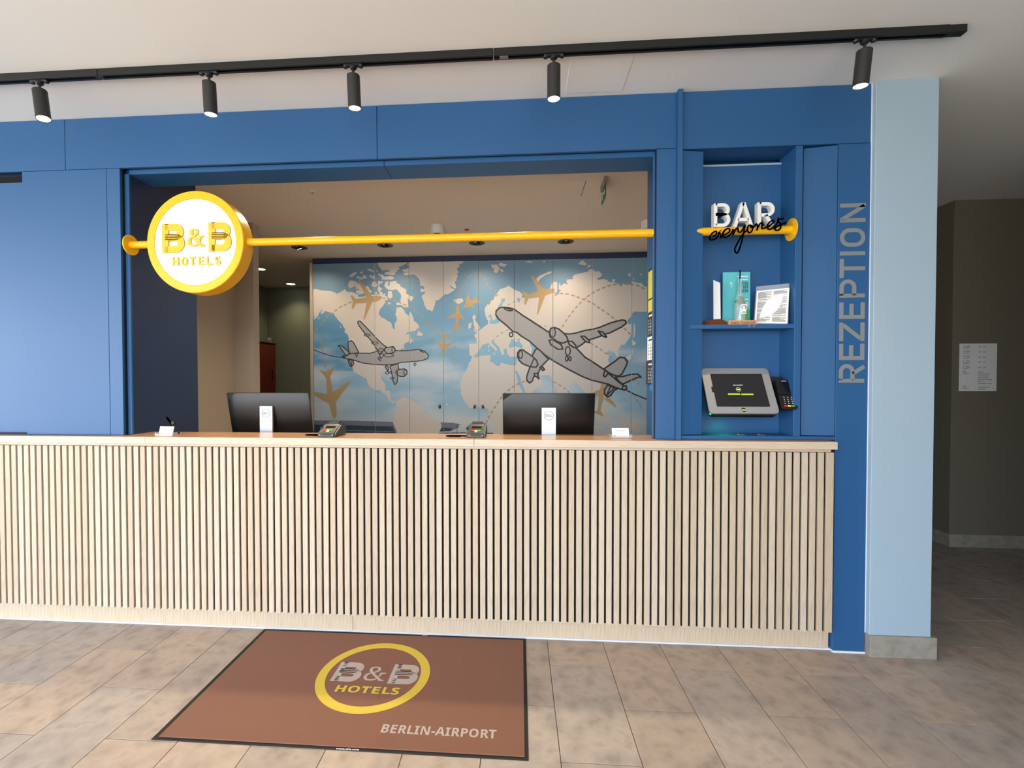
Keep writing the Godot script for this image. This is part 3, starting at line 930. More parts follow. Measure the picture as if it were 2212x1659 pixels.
# ---------------------------------------------------------------- reception desk
func desk() -> void:
	var d := thing("reception_desk", "long reception desk clad in light oak slats over black felt", "desk", V(2.0, 0, 0))
	var o := V(-2.0, 0, 0)
	part("felt_backing", mb().box(V(-0.7, 0.122, -0.030), V(4.640, 1.060, -0.0115)), g("felt"), d, o)
	var slat := mb().box(V(0.0057, 0.119, -0.0125), V(0.0343, 1.059, 0), 0.0012).mesh()
	var rng := RandomNumberGenerator.new()
	rng.seed = 3
	for i in range(-14, 115):
		part("slat", slat, g("slat_oak_%d" % rng.randi_range(0, 3)), d, o + V(0.04 * i, 0, 0))
	part("slat", mb().box(V(4.6057, 0.119, -0.0125), V(4.643, 1.059, 0), 0.0012), g("slat_oak_1"), d, o)
	for x in [[-0.7, 2.0695], [2.0715, 4.659]]:
		part("plinth_board", mb().box(V(x[0], 0.009, -0.075), V(x[1], 0.165, -0.055), 0.0005), g("oak_upright"), d, o)
	part("plinth_seal", mb().box(V(-0.7, -0.001, -0.075), V(4.662, 0.009, -0.051)), g("base_strip"), d, o)
	part("filler_strip", mb().box(V(-0.7, 1.0605, -0.03), V(4.632, 1.0785, -0.007), 0.0005), g("oak_level"), d, o)
	part("carcass", mb().box(V(-0.7, 0.165, -0.20), V(4.64, 1.0605, -0.0305)).box(V(-0.7, 0.009, -0.20), V(4.64, 0.17, -0.076)).box(V(-0.7, 1.0605, -0.2), V(4.62, 1.0783, -0.031)), g("oak_upright"), d, o)
	part("work_surface", mb().box(V(0.9, 0.715, -0.95), V(3.7, 0.74, -0.201), 0.002), g("oak_top"), d, o)
	part("work_surface_leg", mb().box(V(0.95, 0, -0.92), V(1.0, 0.716, -0.3)), g("oak_upright"), d, o)
	part("work_surface_leg", mb().box(V(3.6, 0, -0.92), V(3.65, 0.716, -0.3)), g("oak_upright"), d, o)
	var c := thing("countertop", "light oak countertop running along the whole reception desk", "countertop", V(2.0, 1.0785, 0))
	for x in [[-0.7, 0.9018], [0.9032, 2.7760], [2.7774, 4.641]]:
		part("countertop_board", mb().box(V(x[0] - 2.0, 0, -0.225), V(x[1] - 2.0, 0.0375, 0.030), 0.0012), g("oak_level"), c)
		part("top_surface", mb().box(V(x[0] - 1.9995, 0.0375, -0.225), V(x[1] - 2.0005, 0.0395, 0.0293), 0.0004), g("oak_top"), c)


# ---------------------------------------------------------------- the room behind the desk
func reception_room() -> void:
	var c := struct("ceiling_reception", mb().box(V(-4, 2.955, -5.3), V(4.74, 3.2, -0.14)), g("inner_ceiling"), "warm white ceiling of the room behind the desk", "ceiling")
	var p := part("access_panel", mb().box(V(3.245, 2.951, -1.42), V(3.523, 2.957, -1.125), 0.001), g("inner_ceiling"), c)
	part("panel_gap", mb().box(V(3.5235, 2.9535, -1.424), V(3.5285, 2.956, -1.123)).box(V(3.40, 2.9535, -1.4245), V(3.5285, 2.956, -1.4205)), g("lamp_black"), p)
	struct("wall_reception_side", mb().box(V(0.1, 0, -1.84), V(0.27, 2.955, -0.25)), g("cream"), "beige side wall behind the round sign", "wall")
	struct("wall_reception_return", mb().box(V(0.1, 0, -1.94), V(0.46, 2.955, -1.84)), g("cream"), "beige wall end beside the back corridor", "wall")
	struct("wall_passage_side", mb().box(V(-1.3, 0, -5.3), V(-1.12, 2.955, -1.9)).box(V(-4, 0, -2.0), V(0.1, 2.955, -1.9)), g("sage"), "grey green side wall of the back passage", "wall")
	struct("wall_passage_end", mb().box(V(-1.2, 0, -5.1), V(4.74, 2.955, -4.95)), g("sage"), "grey green end wall of the back passage", "wall")
	struct("wall_reception_right", mb().box(V(4.66, 0, -5.3), V(4.8, 2.955, -0.251)), g("cream"), "beige wall right of the wardrobe", "wall")
	# recessed lights over the desk
	var k := 0
	var where := ["over the left end of the map wardrobe", "second from the left end of the map wardrobe", "between the domed camera and the right downlight", "nearest the emergency exit sign"]
	for x in [[0.505, -2.714, 0.25], [1.509, -2.70, 0.12], [2.547, -2.69, 0.35], [3.525, -2.71, 0.0]]:
		var d := thing("downlight", "recessed tilting downlight in the reception ceiling, " + where[k], "ceiling light", V(x[0], 2.955, x[1]), "four tilting downlights before the map wardrobe")
		part("trim_ring", mb().lathe([Vector2(0.058, 0.0), Vector2(0.058, -0.004), Vector2(0.086, -0.004), Vector2(0.09, 0.0)], 32), g("device_grey"), d)
		part("cup", mb().lathe([Vector2(0.0, -0.001), Vector2(0.058, -0.0015)], 24), g("black"), d)
		var tilt := Basis(V(1, 0, 0), deg_to_rad(20)) * Basis(V(0, 0, 1), x[2])
		part("lamp_head", mb(Transform3D(tilt, V(0.0, -0.004, 0.012))).lathe([Vector2(0.031, 0.012), Vector2(0.036, -0.010), Vector2(0.034, -0.014), Vector2(0.030, -0.014)], 24), g("lamp_black"), d)
		part("light_lens", mb(Transform3D(tilt, V(0.0, -0.004, 0.012))).lathe([Vector2(0.0, -0.0135), Vector2(0.031, -0.0135)], 24), g("downlight_lens"), d)
		var l := SpotLight3D.new()
		l.name = "downlight_beam"
		l.light_color = Color(1.0, 0.90, 0.78)
		l.light_energy = DOWN
		l.light_size = 0.03
		l.spot_angle = 62
		l.spot_angle_attenuation = 1.0
		l.spot_range = 12
		l.spot_attenuation = 2
		l.shadow_enabled = true
		d.add_child(l)
		l.position = V(0, -0.03, 0.016)
		l.rotation_degrees = V(-72, 0, 0)
		k += 1
	struct("floor_reception", mb().box(V(0.46, -0.0055, -3.2), V(4.66, 0.002, -0.25)), g("pale_floor"), "pale floor behind the reception desk", "floor")
	k = 0
	for x in [[-0.575, -4.668, 0], [-0.51, -3.677, 0], [1.5, -0.75, 1], [3.0, -0.75, 1]]:
		var d := thing("passage_light", "round recessed light in the rear ceiling, " + ["close to the grey green end wall", "peeping out from behind the beige wall end", "hidden by the header above the left monitor", "hidden by the header above the right monitor"][k], "ceiling light", V(x[0], 2.955, x[1]))
		part("trim_ring", mb().lathe([Vector2(0.066, -0.001), Vector2(0.066, -0.005), Vector2(0.076, -0.004), Vector2(0.08, 0.0)], 28), g("steel"), d)
		part("light_lens", mb().lathe([Vector2(0.0, -0.003), Vector2(0.067, -0.003)], 28), g("downlight_lens"), d)
		var l := SpotLight3D.new()
		l.name = "passage_beam"
		l.light_color = Color(1.0, 0.93, 0.78)
		l.light_energy = PASSAGE if x[2] == 0 else 4.0
		l.light_size = 0.06
		l.spot_angle = 60
		l.spot_range = 10
		l.spot_attenuation = 2
		l.shadow_enabled = true
		d.add_child(l)
		l.position = V(0, -0.02, 0)
		l.rotation_degrees = V(-90, 0, 0)
		k += 1
	# small fittings on the ceiling
	var s := thing("smoke_detector", "small flat white smoke detector on the ceiling above the round sign", "smoke detector", V(1.366, 2.955, -1.148))
	part("housing", mb().lathe([Vector2(0.0, -0.016), Vector2(0.018, -0.015), Vector2(0.030, -0.008), Vector2(0.034, 0.0)], 24), g("white"), s)
	part("sensor", mb().lathe([Vector2(0.0, -0.022), Vector2(0.007, -0.021), Vector2(0.008, -0.014)], 12), g("steel"), s)
	k = 0
	for x in [[2.213, -2.08], [4.25, -2.10]]:
		var d := thing("dome_camera", ["white ceiling camera with dark dome half hidden by the yellow pipe", "ceiling camera just showing beside the right edge of the opening"][k], "camera", V(x[0], 2.955, x[1]))
		part("housing", mb().lathe([Vector2(0.045, -0.085), Vector2(0.068, -0.080), Vector2(0.070, -0.048), Vector2(0.066, -0.046), Vector2(0.066, 0.0)], 32), g("white"), d)
		part("dome", mb().lathe([Vector2(0.0, -0.128), Vector2(0.018, -0.124), Vector2(0.034, -0.112), Vector2(0.042, -0.095), Vector2(0.044, -0.08)], 24), g("device_dark"), d)
		k += 1
	var r := thing("alarm_indicator", "small red indicator lamp on the ceiling beside the domed camera", "indicator lamp", V(2.489, 2.955, -2.2))
	part("base", mb().lathe([Vector2(0.026, -0.003), Vector2(0.030, 0.0)], 20), g("white"), r)
	part("cap", mb().lathe([Vector2(0.0, -0.018), Vector2(0.012, -0.016), Vector2(0.022, -0.009), Vector2(0.026, -0.001)], 20), g("key_red"), r)
	# emergency exit sign
	var e := thing("exit_sign", "green emergency exit sign hanging edge-on from the reception ceiling", "exit sign", V(3.664, 2.955, -1.14))
	part("housing", mb().box(V(-0.012, -0.052, -0.09), V(0.012, 0, 0.09), 0.002), g("steel"), e)
	part("end_cap", mb(at(0, -0.028, 0.0885, Basis(V(1, 0, 0), PI / 2))).lathe([Vector2(0.009, 0.002), Vector2(0.0105, 0.004), Vector2(0.0105, 0.0)], 16), g("white"), e)
	part("sign_plate", mb().box(V(-0.005, -0.150, -0.085), V(-0.001, -0.052, 0.085), 0.0005), g("exit_green"), e)
	part("clear_plate", mb().box(V(0.0005, -0.165, -0.09), V(0.0035, -0.052, 0.09), 0.0005), g("acrylic"), e)
	var side := Transform3D(Basis(Vector3.BACK, Vector3.UP, Vector3.LEFT), V(-0.0052, -0.14, 0))
	var pic := mb(side)
	pic.ribbon(pts_of("-0.075,0.01 -0.075,0.075 -0.045,0.075 -0.045,0.01"), 0.007, 0, 0.0008)
	pic.ribbon(pts_of("-0.01,0.04 0.05,0.04"), 0.012, 0, 0.0008)
	pic.prism(pts_of("0.045,0.018 0.075,0.04 0.045,0.062"), 0, 0.0008)
	pic.ribbon(pts_of("-0.03,0.012 -0.018,0.035 -0.012,0.055 -0.026,0.068"), 0.010, 0, 0.0008)
	part("pictogram", pic, g("white"), e)
	# back passage
	var th := thing("thermostat", "small cream wall thermostat on the end wall of the back passage", "thermostat", V(-1.085, 2.055, -4.95))
	part("housing", mb().box(V(-0.035, -0.005, 0), V(0.035, 0.085, 0.03), 0.006), g("cream"), th)
	part("dial", mb(at(0, 0.05, 0.031, Basis(V(1, 0, 0), PI / 2))).lathe([Vector2(0.0, 0.006), Vector2(0.018, 0.005), Vector2(0.020, 0.0)], 20), g("paper"), th)
	var cb := thing("filing_cabinet", "rust red tall cabinet half hidden behind the beige wall end", "cabinet", V(-1.12, 0, -4.78))
	part("body", mb().box(V(0.002, 0.05, -0.12), V(0.16, 2.02, 0.5), 0.003), g("rust"), cb)
	part("top", mb().box(V(0.002, 2.021, -0.125), V(0.17, 2.035, 0.505), 0.002), g("black"), cb)
	part("foot", mb().box(V(0.02, 0, -0.1), V(0.14, 0.05, 0.48)), g("black"), cb)
	part("handle", mb().tube(PackedVector3Array([V(0.162, 1.45, 0.02), V(0.182, 1.45, 0.02), V(0.182, 1.60, 0.02), V(0.162, 1.60, 0.02)]), 0.006, 8), g("steel"), cb)
	# calendar on the right cheek
	var q := thing("wall_calendar", "long three-month wall calendar with yellow header hanging right inside the opening", "calendar", V(3.858, 1.40, -0.42))
	var turn := Transform3D(Basis(Vector3.BACK, Vector3.UP, Vector3.LEFT), Vector3.ZERO)
	part("backing_board", mb(turn).box(V(-0.165, 0.0, 0.0), V(0.165, 0.75, 0.003)), g("cal_grey"), q)
	part("blue_foot", mb(turn).box(V(-0.12, -0.03, 0.0), V(0.165, 0.03, 0.005)), g("cal_blue"), q)
	part("header_sheet", mb(turn).box(V(-0.16, 0.555, 0.0032), V(0.165, 0.73, 0.006), 0.001).box(V(-0.16, 0.47, 0.0032), V(0.165, 0.545, 0.006), 0.001), g("cal_yellow"), q)
	var y := 0.47
	for i in 3:
		var sheet := part("month_sheet", mb(turn).box(V(-0.17 - (0.03 if i == 2 else 0.0), y - 0.152, 0.003), V(0.165, y - 0.003, 0.0062 + i * 0.001), 0.0008), g("paper") if i == 1 else g("cal_grey"), q)
		var num := mb(turn)
		var dayn := 1
		for row in 5:
			for col in 8:
				var xx := -0.145 + col * 0.038
				num.letters(str(dayn), xx, y - 0.062 - row * 0.020, xx + (0.018 if dayn > 9 else 0.010), y - 0.049 - row * 0.020, 0.0063 + i * 0.001, 0.0006, "Droid Sans", true)
				dayn = dayn % 30 + 1
		num.ribbon(pts_of("-0.14,%.3f 0.02,%.3f" % [y - 0.025, y - 0.025]), 0.01, 0.0062 + i * 0.001, 0.0068 + i * 0.001)
		part("numbers", num, g("ink") if i == 1 else g("paper"), sheet)
		y -= 0.155


const DOWN := 0.8
const PASSAGE := 0.5


func wardrobe() -> void:
	var w := thing("map_wardrobe", "wall of tall wardrobe doors printed with a pale world map and line-drawn airliners", "wardrobe", V(2.5, 0, -3.2))
	var m := paint("map_print", Color.WHITE, 0.5)
	m.albedo_texture = paint_mural()
	var edges := [0.4423, 1.229, 1.6603, 2.0871, 2.5208, 2.9555, 3.4216, 3.8878, 4.3513, 4.655]
	for i in edges.size() - 1:
		var x0: float = edges[i] + 0.0022
		var x1: float = edges[i + 1] - 0.0022
		var d := mb()
		d.box(V(x0 - 2.5, 0.09, -0.02), V(x1 - 2.5, 2.888, -0.0005), 0.0008)
		var door := part("door", d, g("paper"), w)
		var f := mb()
		for yy in [[0.685, 2.8878], [0.0902, 0.685]]:
			var a := V(x0 - 2.4992, yy[0], 0)
			var b := V(x1 - 2.5008, yy[1], 0)
			var uv := func(x: float, y: float) -> Vector2: return Vector2((x + 2.5 - 0.43) * 440 / 1840, clampf((2.90 - y) * 440 / 976, 0, 0.995))
			var p := [V(a.x, a.y, 0), V(b.x, a.y, 0), V(b.x, b.y, 0), V(a.x, b.y, 0)]
			for t in [[0, 1, 2], [0, 2, 3]]:
				f.tri(p[t[0]], p[t[1]], p[t[2]], V(0, 0, 1), V(0, 0, 1), V(0, 0, 1), uv.call(p[t[0]].x, p[t[0]].y), uv.call(p[t[1]].x, p[t[1]].y), uv.call(p[t[2]].x, p[t[2]].y))
		part("map_print", f, m, door)
	for x in [[0.4423, 2.89], [2.892, 4.655]]:
		part("fascia", mb().box(V(x[0] - 2.5, 2.891, -0.02), V(x[1] - 2.5, 2.954, 0.006), 0.001), g("navy"), w)
	part("carcass", mb().box(V(-2.055, 0.0, -0.55), V(2.155, 2.954, -0.024)), g("felt"), w)
	part("side_panel", mb().box(V(-2.098, 0.0, -0.60), V(-2.060, 2.90, 0.004), 0.001), g("cream"), w)
	part("plinth", mb().box(V(-2.05, 0.0, -0.023), V(2.15, 0.088, -0.01)), g("navy"), w)
	# grip strips and turn locks
	for x in [2.0871, 2.9555]:
		part("grip_strip", mb().box(V(x - 2.503 - (0.4347 if x > 2.5 else 0.0), 1.05, -0.002), V(x - 2.4965 - (0.4347 if x > 2.5 else 0.0), 1.27, 0.004), 0.001), g("steel"), w)
	for x in [[1.8085, 0.0], [2.473, -0.3], [2.570, 0.3]]:
		var tilt := Basis(V(0, 0, 1), x[1])
		var lock := part("lock", mb(at(x[0] - 2.5 + 0.23 * float(x[1] == 0.0), 1.115, 0, tilt)).box(V(-0.013, -0.028, 0), V(0.013, 0.018, 0.016), 0.003), g("black"), w)
		part("lock_button", mb(at(x[0] - 2.5 + 0.23 * float(x[1] == 0.0), 1.115, 0, tilt)).box(V(-0.006, 0.004, 0.0155), V(0.006, 0.013, 0.018), 0.001), g("steel"), lock)
	part("lock_cylinder", mb(at(-0.372, 1.135, 0.0, Basis(V(1, 0, 0), PI / 2))).lathe([Vector2(0.0, 0.006), Vector2(0.009, 0.005), Vector2(0.0105, 0.0)], 16), g("white"), w)


# ---------------------------------------------------------------- yellow pipe, round sign, bar sign
func pipe_and_signs() -> void:
	var p := thing("yellow_pipe", "yellow steel pipe running through the opening into the niche", "pipe", V(2.5, 2.23, -0.07))
	var turn := Basis(V(0, 0, 1), -PI / 2)
	part("tube", mb(Transform3D(turn, V(-1.75, 0, 0))).lathe([Vector2(0.0215, 0.0), Vector2(0.0215, 2.99)], 28), g("yellow"), p)
	part("tube", mb(Transform3D(turn, V(1.40, 0, 0))).lathe([Vector2(0.0215, 0.0), Vector2(0.0215, 0.555)], 28), g("yellow"), p)
	var fl := mb(Transform3D(turn, V(-1.754, 0, 0))).lathe([Vector2(0.0, 0.0), Vector2(0.0575, 0.0), Vector2(0.058, 0.006), Vector2(0.0575, 0.0065), Vector2(0.0, 0.0065)], 36, false)
	part("flange", fl, g("yellow"), p)
	var f2 := part("flange", mb(Transform3D(turn, V(1.9535, 0, 0))).lathe([Vector2(0.0, 0.0), Vector2(0.0575, 0.0), Vector2(0.058, 0.0055), Vector2(0.0575, 0.006), Vector2(0.0, 0.006)], 36, false), g("yellow"), p)
	for a in 4:
		var an := PI / 4 + a * PI / 2
		part("screw", mb(Transform3D(Basis(V(0, 0, 1), PI / 2), V(1.9537, 0.042 * sin(an), 0.042 * cos(an)))).lathe([Vector2(0.0, 0.0015), Vector2(0.0032, 0.001), Vector2(0.004, 0.0)], 12), g("white"), f2)
	# round sign
	var s := thing("round_sign", "big round white and yellow hotel sign hung on the yellow pipe", "sign", V(1.178, 2.225, -0.07))
	var face := Basis(V(1, 0, 0), PI / 2)
	part("drum", mb(Transform3D(face, Vector3.ZERO)).lathe([Vector2(0.0, -0.05), Vector2(0.285, -0.05), Vector2(0.289, -0.046), Vector2(0.289, 0.046), Vector2(0.286, 0.05), Vector2(0.244, 0.05), Vector2(0.243, 0.046)], 96, false), g("yellow"), s)
	part("face_disc", mb(Transform3D(face, Vector3.ZERO)).lathe([Vector2(0.243, 0.047), Vector2(0.0, 0.047)], 72, false), g("sign_white"), s)
	for b in [[0.985, 2.166], [1.263, 2.168]]:
		part("letter", letter_mesh("B", 0.133, 0.163, 0.038, 0.047, 0.055, at(b[0] - 1.178, b[1] - 2.225, 0)), g("letter_yellow"), s)
	part("ampersand", mb().letters("&", -0.042, -0.027, 0.060, 0.074, 0.047, 0.007, "Droid Serif", true), g("letter_yellow"), s)
	for l in [["H", 1.044, 0.038], ["O", 1.098, 0.037], ["T", 1.147, 0.036], ["E", 1.199, 0.032], ["L", 1.248, 0.033], ["S", 1.296, 0.035]]:
		part("small_letter", letter_mesh(l[0], l[2], 0.049, 0.0095, 0.047, 0.053, at(l[1] - 1.178, 2.0915 - 2.225, 0)), g("letter_yellow"), s)
	# bar sign
	var b := thing("bar_sign", "white block capitals standing on the pipe with red handwriting across them", "sign", V(4.2, 2.25, -0.07))
	for l in [["B", 4.050, 0.085], ["A", 4.149, 0.104], ["R", 4.274, 0.086]]:
		part("letter", letter_mesh(l[0], l[2], 0.124, 0.0175, -0.012, 0.024, at(l[1] - 4.2, -0.003, 0)), g("white"), b)
	var scr := mb()
	for l in ["4.0337,2.1933 4.0503,2.1980 4.0591,2.2093 4.0557,2.2190 4.0432,2.2159 4.0280,2.1991 4.0226,2.1850 4.0282,2.1757 4.0421,2.1760 4.0560,2.1842 4.0670,2.1982 4.0710,2.2147 4.0775,2.2008 4.0810,2.1814 4.0837,2.1921 4.0919,2.2119 4.1001,2.2260",
			"4.0948,2.1999 4.1086,2.2052 4.1229,2.2146 4.1250,2.2282 4.1145,2.2327 4.1001,2.2225 4.0906,2.2034 4.0948,2.1876 4.1087,2.1873 4.1225,2.1964 4.1362,2.2108 4.1416,2.2272 4.1451,2.2135 4.1419,2.1959 4.1473,2.2106 4.1560,2.2274 4.1643,2.2344 4.1698,2.2322",
			"4.1665,2.2315 4.1699,2.2152 4.1804,2.2126 4.1919,2.2266 4.2028,2.2485 4.1975,2.2151 4.1890,2.1726 4.1756,2.1245 4.1647,2.1034 4.1550,2.1079 4.1521,2.1250 4.1616,2.1476 4.1807,2.1842 4.1998,2.2093 4.2148,2.2218",
			"4.2325,2.2483 4.2193,2.2430 4.2148,2.2260 4.2218,2.2088 4.2334,2.2114 4.2415,2.2282 4.2380,2.2448 4.2304,2.2398 4.2464,2.2366 4.2600,2.2533 4.2661,2.2361 4.2630,2.2178 4.2670,2.2333 4.2770,2.2514 4.2865,2.2583 4.2902,2.2469 4.2882,2.2299 4.2964,2.2283 4.3122,2.2378",
			"4.3122,2.2378 4.3313,2.2453 4.3476,2.2618 4.3426,2.2682 4.3284,2.2623 4.3154,2.2434 4.3169,2.2292 4.3293,2.2233 4.3451,2.2314 4.3613,2.2479 4.3707,2.2703",
			"4.3733,2.2815 4.3680,2.2675 4.3777,2.2532 4.3833,2.2383 4.3780,2.2221 4.3649,2.2167 4.3539,2.2227 4.3587,2.2333 4.3805,2.2446 4.4076,2.2567", "4.3625,2.2691 4.3965,2.2781"]:
		var path := PackedVector3Array()
		for q in curve(l, 5):
			path.append(V(q.x - 4.2, q.y - 2.25, 0.039))
		scr.tube(path, 0.0042, 8)
	part("handwriting", scr, g("red"), b)
	for x in [-0.118, 0.02, 0.13]:
		part("spacer", mb(at(x, -0.025 if x < 0.1 else -0.012, 0.014, Basis(V(1, 0, 0), PI / 2))).lathe([Vector2(0.003, 0.0), Vector2(0.003, 0.024)], 8), g("steel"), b)


# ---------------------------------------------------------------- niche with shelf and kiosk
func niche() -> void:
	var blue := g("blue")
	var c := thing("niche_cabinet", "shallow blue wall niche with a shelf and folded-in door leaves", "cabinet", V(4.25, 1.118, -0.1))
	var o := V(-4.25, -1.118, 0.1)
	part("back_panel", mb().box(V(3.9, 1.119, -0.20), V(4.50, 2.622, -0.18)), blue, c, o)
	part("back_strip", mb().box(V(3.9, 2.622, -0.198), V(4.46, 2.632, -0.176), 0.001), g("pale_blue"), c, o)
	part("side_panel", mb().box(V(4.460, 1.138, -0.199), V(4.494, 2.654, -0.036), 0.0012), blue, c, o)
	part("side_panel", mb().box(V(3.89, 1.138, -0.199), V(3.925, 2.654, -0.08), 0.0012), blue, c, o)
	part("top_board", mb().box(V(3.89, 2.656, -0.199), V(4.66, 2.674, -0.05)), blue, c, o)
	part("bottom_board", mb().box(V(3.873, 1.119, -0.199), V(4.664, 1.138, -0.03), 0.001), blue, c, o)
	part("filler", mb().box(V(4.506, 1.139, -0.12), V(4.665, 2.654, -0.10)), g("felt"), c, o)
	var sh := part("shelf", mb().box(V(3.926, 1.707, -0.179), V(4.4595, 1.729, -0.038), 0.001), blue, c, o)
	for x in [4.233, 4.256]:
		part("magnet", mb(at(x, 1.719, -0.0385, Basis(V(1, 0, 0), PI / 2))).lathe([Vector2(0.0, 0.003), Vector2(0.005, 0.0025), Vector2(0.006, 0.0)], 14), g("steel"), sh)
	# door leaves folded slightly inwards
	var l := mb(at(3.873, 1.142, -0.031, Basis(Vector3.UP, deg_to_rad(11)))).box(V(0, 0, -0.018), V(0.127, 1.508, 0), 0.001)
	part("door_leaf", l, blue, c, o)
	part("door_leaf", mb(at(4.663, 1.142, -0.031, Basis(Vector3.UP, deg_to_rad(-9)))).box(V(-0.157, 0, -0.018), V(0, 1.506, 0), 0.001), blue, c, o)
	# papers and adverts on the shelf
	var a := thing("leaflet_card", "narrow white card in a wooden foot at the left end of the niche shelf", "card", V(4.076, 1.7292, -0.10))
	part("card", mb().sheet(V(-0.008, 0.034, 0.012), V(0.013, 0.031, 0.052), V(0.009, 0.222, 0.052), V(-0.010, 0.246, 0.012), 0.0015), g("paper"), a)
	var tx := mb(Transform3D(Basis(V(0.47, 0, 0.883), V(0, 1, 0), V(0.883, 0, -0.47)), V(0.0, 0, 0.032)))
	part("printed_bar", mb().sheet(V(-0.0055, 0.205, 0.0175), V(0.0075, 0.196, 0.046), V(0.0074, 0.203, 0.046), V(-0.0056, 0.213, 0.0175), 0.0005), g("turquoise"), a)
	part("printed_stripe", mb().sheet(V(-0.0055, 0.190, 0.0175), V(0.0075, 0.184, 0.046), V(0.0074, 0.191, 0.046), V(-0.0056, 0.198, 0.0175), 0.0005), g("key_green"), a)
	part("emblem", mb().sheet(V(0.0005, 0.095, 0.029), V(0.0045, 0.093, 0.037), V(0.0043, 0.119, 0.037), V(0.0004, 0.121, 0.029), 0.0005), g("key_green"), a)
	var wb := thing("wooden_block", "dark brown wooden block under the narrow white card on the shelf", "wood block", V(4.076, 1.7292, -0.085))
	part("block", mb(at(0, 0, 0, Basis(Vector3.UP, 0.32))).prism(pts_of("-0.055,0.0 0.052,0.0 0.052,0.016 0.03,0.026 0.012,0.031 -0.018,0.030 -0.02,0.024 -0.055,0.024"), -0.025, 0.03), g("dark_wood"), wb)
	var bd := thing("advert_board", "turquoise advertising board standing behind the bottle on the niche shelf", "poster", V(4.212, 1.7292, -0.15))
	part("board", mb().box(V(-0.073, 0, 0), V(0.073, 0.299, 0.006), 0.0008), g("turquoise"), bd)
	part("printed_circle", mb().prism(pts_of("0.0725,0.001 0.0725,0.094") + arc(0.072, 0.032, 0.062, 0.062, 92, 208, 12) + pts_of("0.016,0.001"), 0.006, 0.0066), g("key_green"), bd)
	var tl := mb()
	for w in [["T EIS", 0.030, 0.063, 0.228], ["DER", 0.036, 0.063, 0.208], ["SCHE", 0.028, 0.063, 0.187]]:
		tl.letters(w[0], w[1], w[3], w[2], w[3] + 0.0165, 0.006, 0.0008, "Droid Sans", true)
	part("lettering", tl, g("ink"), bd)
	tl = mb()
	for w in [[0.004, 0.060, 0.272], [0.012, 0.058, 0.255], [0.042, 0.063, 0.146], [0.05, 0.063, 0.127], [0.038, 0.063, 0.118], [0.042, 0.063, 0.109]]:
		tl.box(V(w[0], w[2], 0.006), V(w[1], w[2] + 0.005, 0.0066))
	tl.ribbon(pts_of("-0.036,0.232 -0.030,0.245 -0.024,0.232 -0.030,0.215"), 0.003, 0.006, 0.0066)
	part("small_print", tl, g("white"), bd)
	# bottle with mint and straw
	var bt := thing("cocktail_bottle", "clear glass bottle with mint leaves, ice and a white straw", "bottle", V(4.210, 1.7292, -0.1))
	part("glass", mb().lathe([Vector2(0.0, 0.022), Vector2(0.024, 0.022), Vector2(0.0275, 0.026), Vector2(0.028, 0.032), Vector2(0.028, 0.115), Vector2(0.026, 0.135), Vector2(0.017, 0.160), Vector2(0.0115, 0.180), Vector2(0.0095, 0.215), Vector2(0.0095, 0.240), Vector2(0.0105, 0.242), Vector2(0.0105, 0.250), Vector2(0.0085, 0.251)], 32), g("bottle_glass"), bt)
	part("foot_disc", mb().lathe([Vector2(0.0, 0.0), Vector2(0.03, 0.0), Vector2(0.03, 0.0215), Vector2(0.0, 0.0215)], 28, false), g("pale_wood"), bt)
	part("straw", mb().tube(PackedVector3Array([V(-0.004, 0.17, 0.002), V(-0.003, 0.21, 0.002), V(0.001, 0.30, 0.0)]), 0.0029, 10), g("white"), bt)
	for k in [[-0.014, 0.132, 0.3, 1.0], [0.004, 0.148, -0.5, 0.9], [0.014, 0.128, -1.1, 1.0], [0.002, 0.122, 0.6, 0.7]]:
		var lf := mb(at(k[0], k[1], 0.010, Basis(V(0, 0, 1), k[2]) * Basis(V(1, 0, 0), -0.5)))
		lf.prism(pts_of("-0.018,-0.001 -0.010,-0.008 0.002,-0.009 0.012,-0.006 0.019,0.002 0.010,0.008 -0.002,0.010 -0.012,0.007"), -0.001, 0.001)
		part("mint_leaf", lf, g("leaf"), bt)
	for k in [[-0.010, 0.095, 0.2], [0.008, 0.108, 0.9], [-0.004, 0.07, 0.5], [0.010, 0.078, 0.1], [0.0, 0.045, 0.7]]:
		part("ice_cube", mb(at(k[0], k[1], -0.004, Basis(V(0.3, 1, 0.4).normalized(), k[2]))).box(V(-0.008, -0.008, -0.008), V(0.008, 0.008, 0.008), 0.002), g("acrylic"), bt)
	part("label", mb().box(V(-0.004, 0.060, 0.0262), V(0.0225, 0.112, 0.0282), 0.001), g("paper"), bt)
	part("label_emblem", mb().ribbon(arc(0.009, 0.095, 0.0095, 0.0095, -60, 240, 18), 0.0028, 0.0282, 0.0288).letters("kukki", -0.001, 0.066, 0.019, 0.073, 0.0282, 0.0006, "Droid Sans", true), g("ink"), bt)
	var kk := thing("wooden_name_strip", "pale wooden strip with dark red lettering lying before the bottle", "sign", V(4.206, 1.7292, -0.053))
	part("strip", mb().box(V(-0.073, 0, -0.012), V(0.073, 0.0235, 0), 0.001), g("pale_wood"), kk)
	part("lettering", mb().letters("kukki", -0.062, 0.004, -0.018, 0.0185, 0, 0.0006, "Droid Sans", true).letters("Cocktail", -0.010, 0.004, 0.062, 0.0185, 0, 0.0006, "Droid Sans", true), g("rust"), kk)
	# notice in a clear holder
	var hd := thing("notice_holder", "clear holder with a sheet of small print at the right end of the niche shelf", "document holder", V(4.37, 1.7292, -0.09))
	part("clear_back", mb().sheet(V(-0.083, 0.004, -0.020), V(0.072, 0.001, 0.028), V(0.090, 0.222, 0.002), V(-0.057, 0.217, -0.048), 0.002), g("acrylic"), hd)
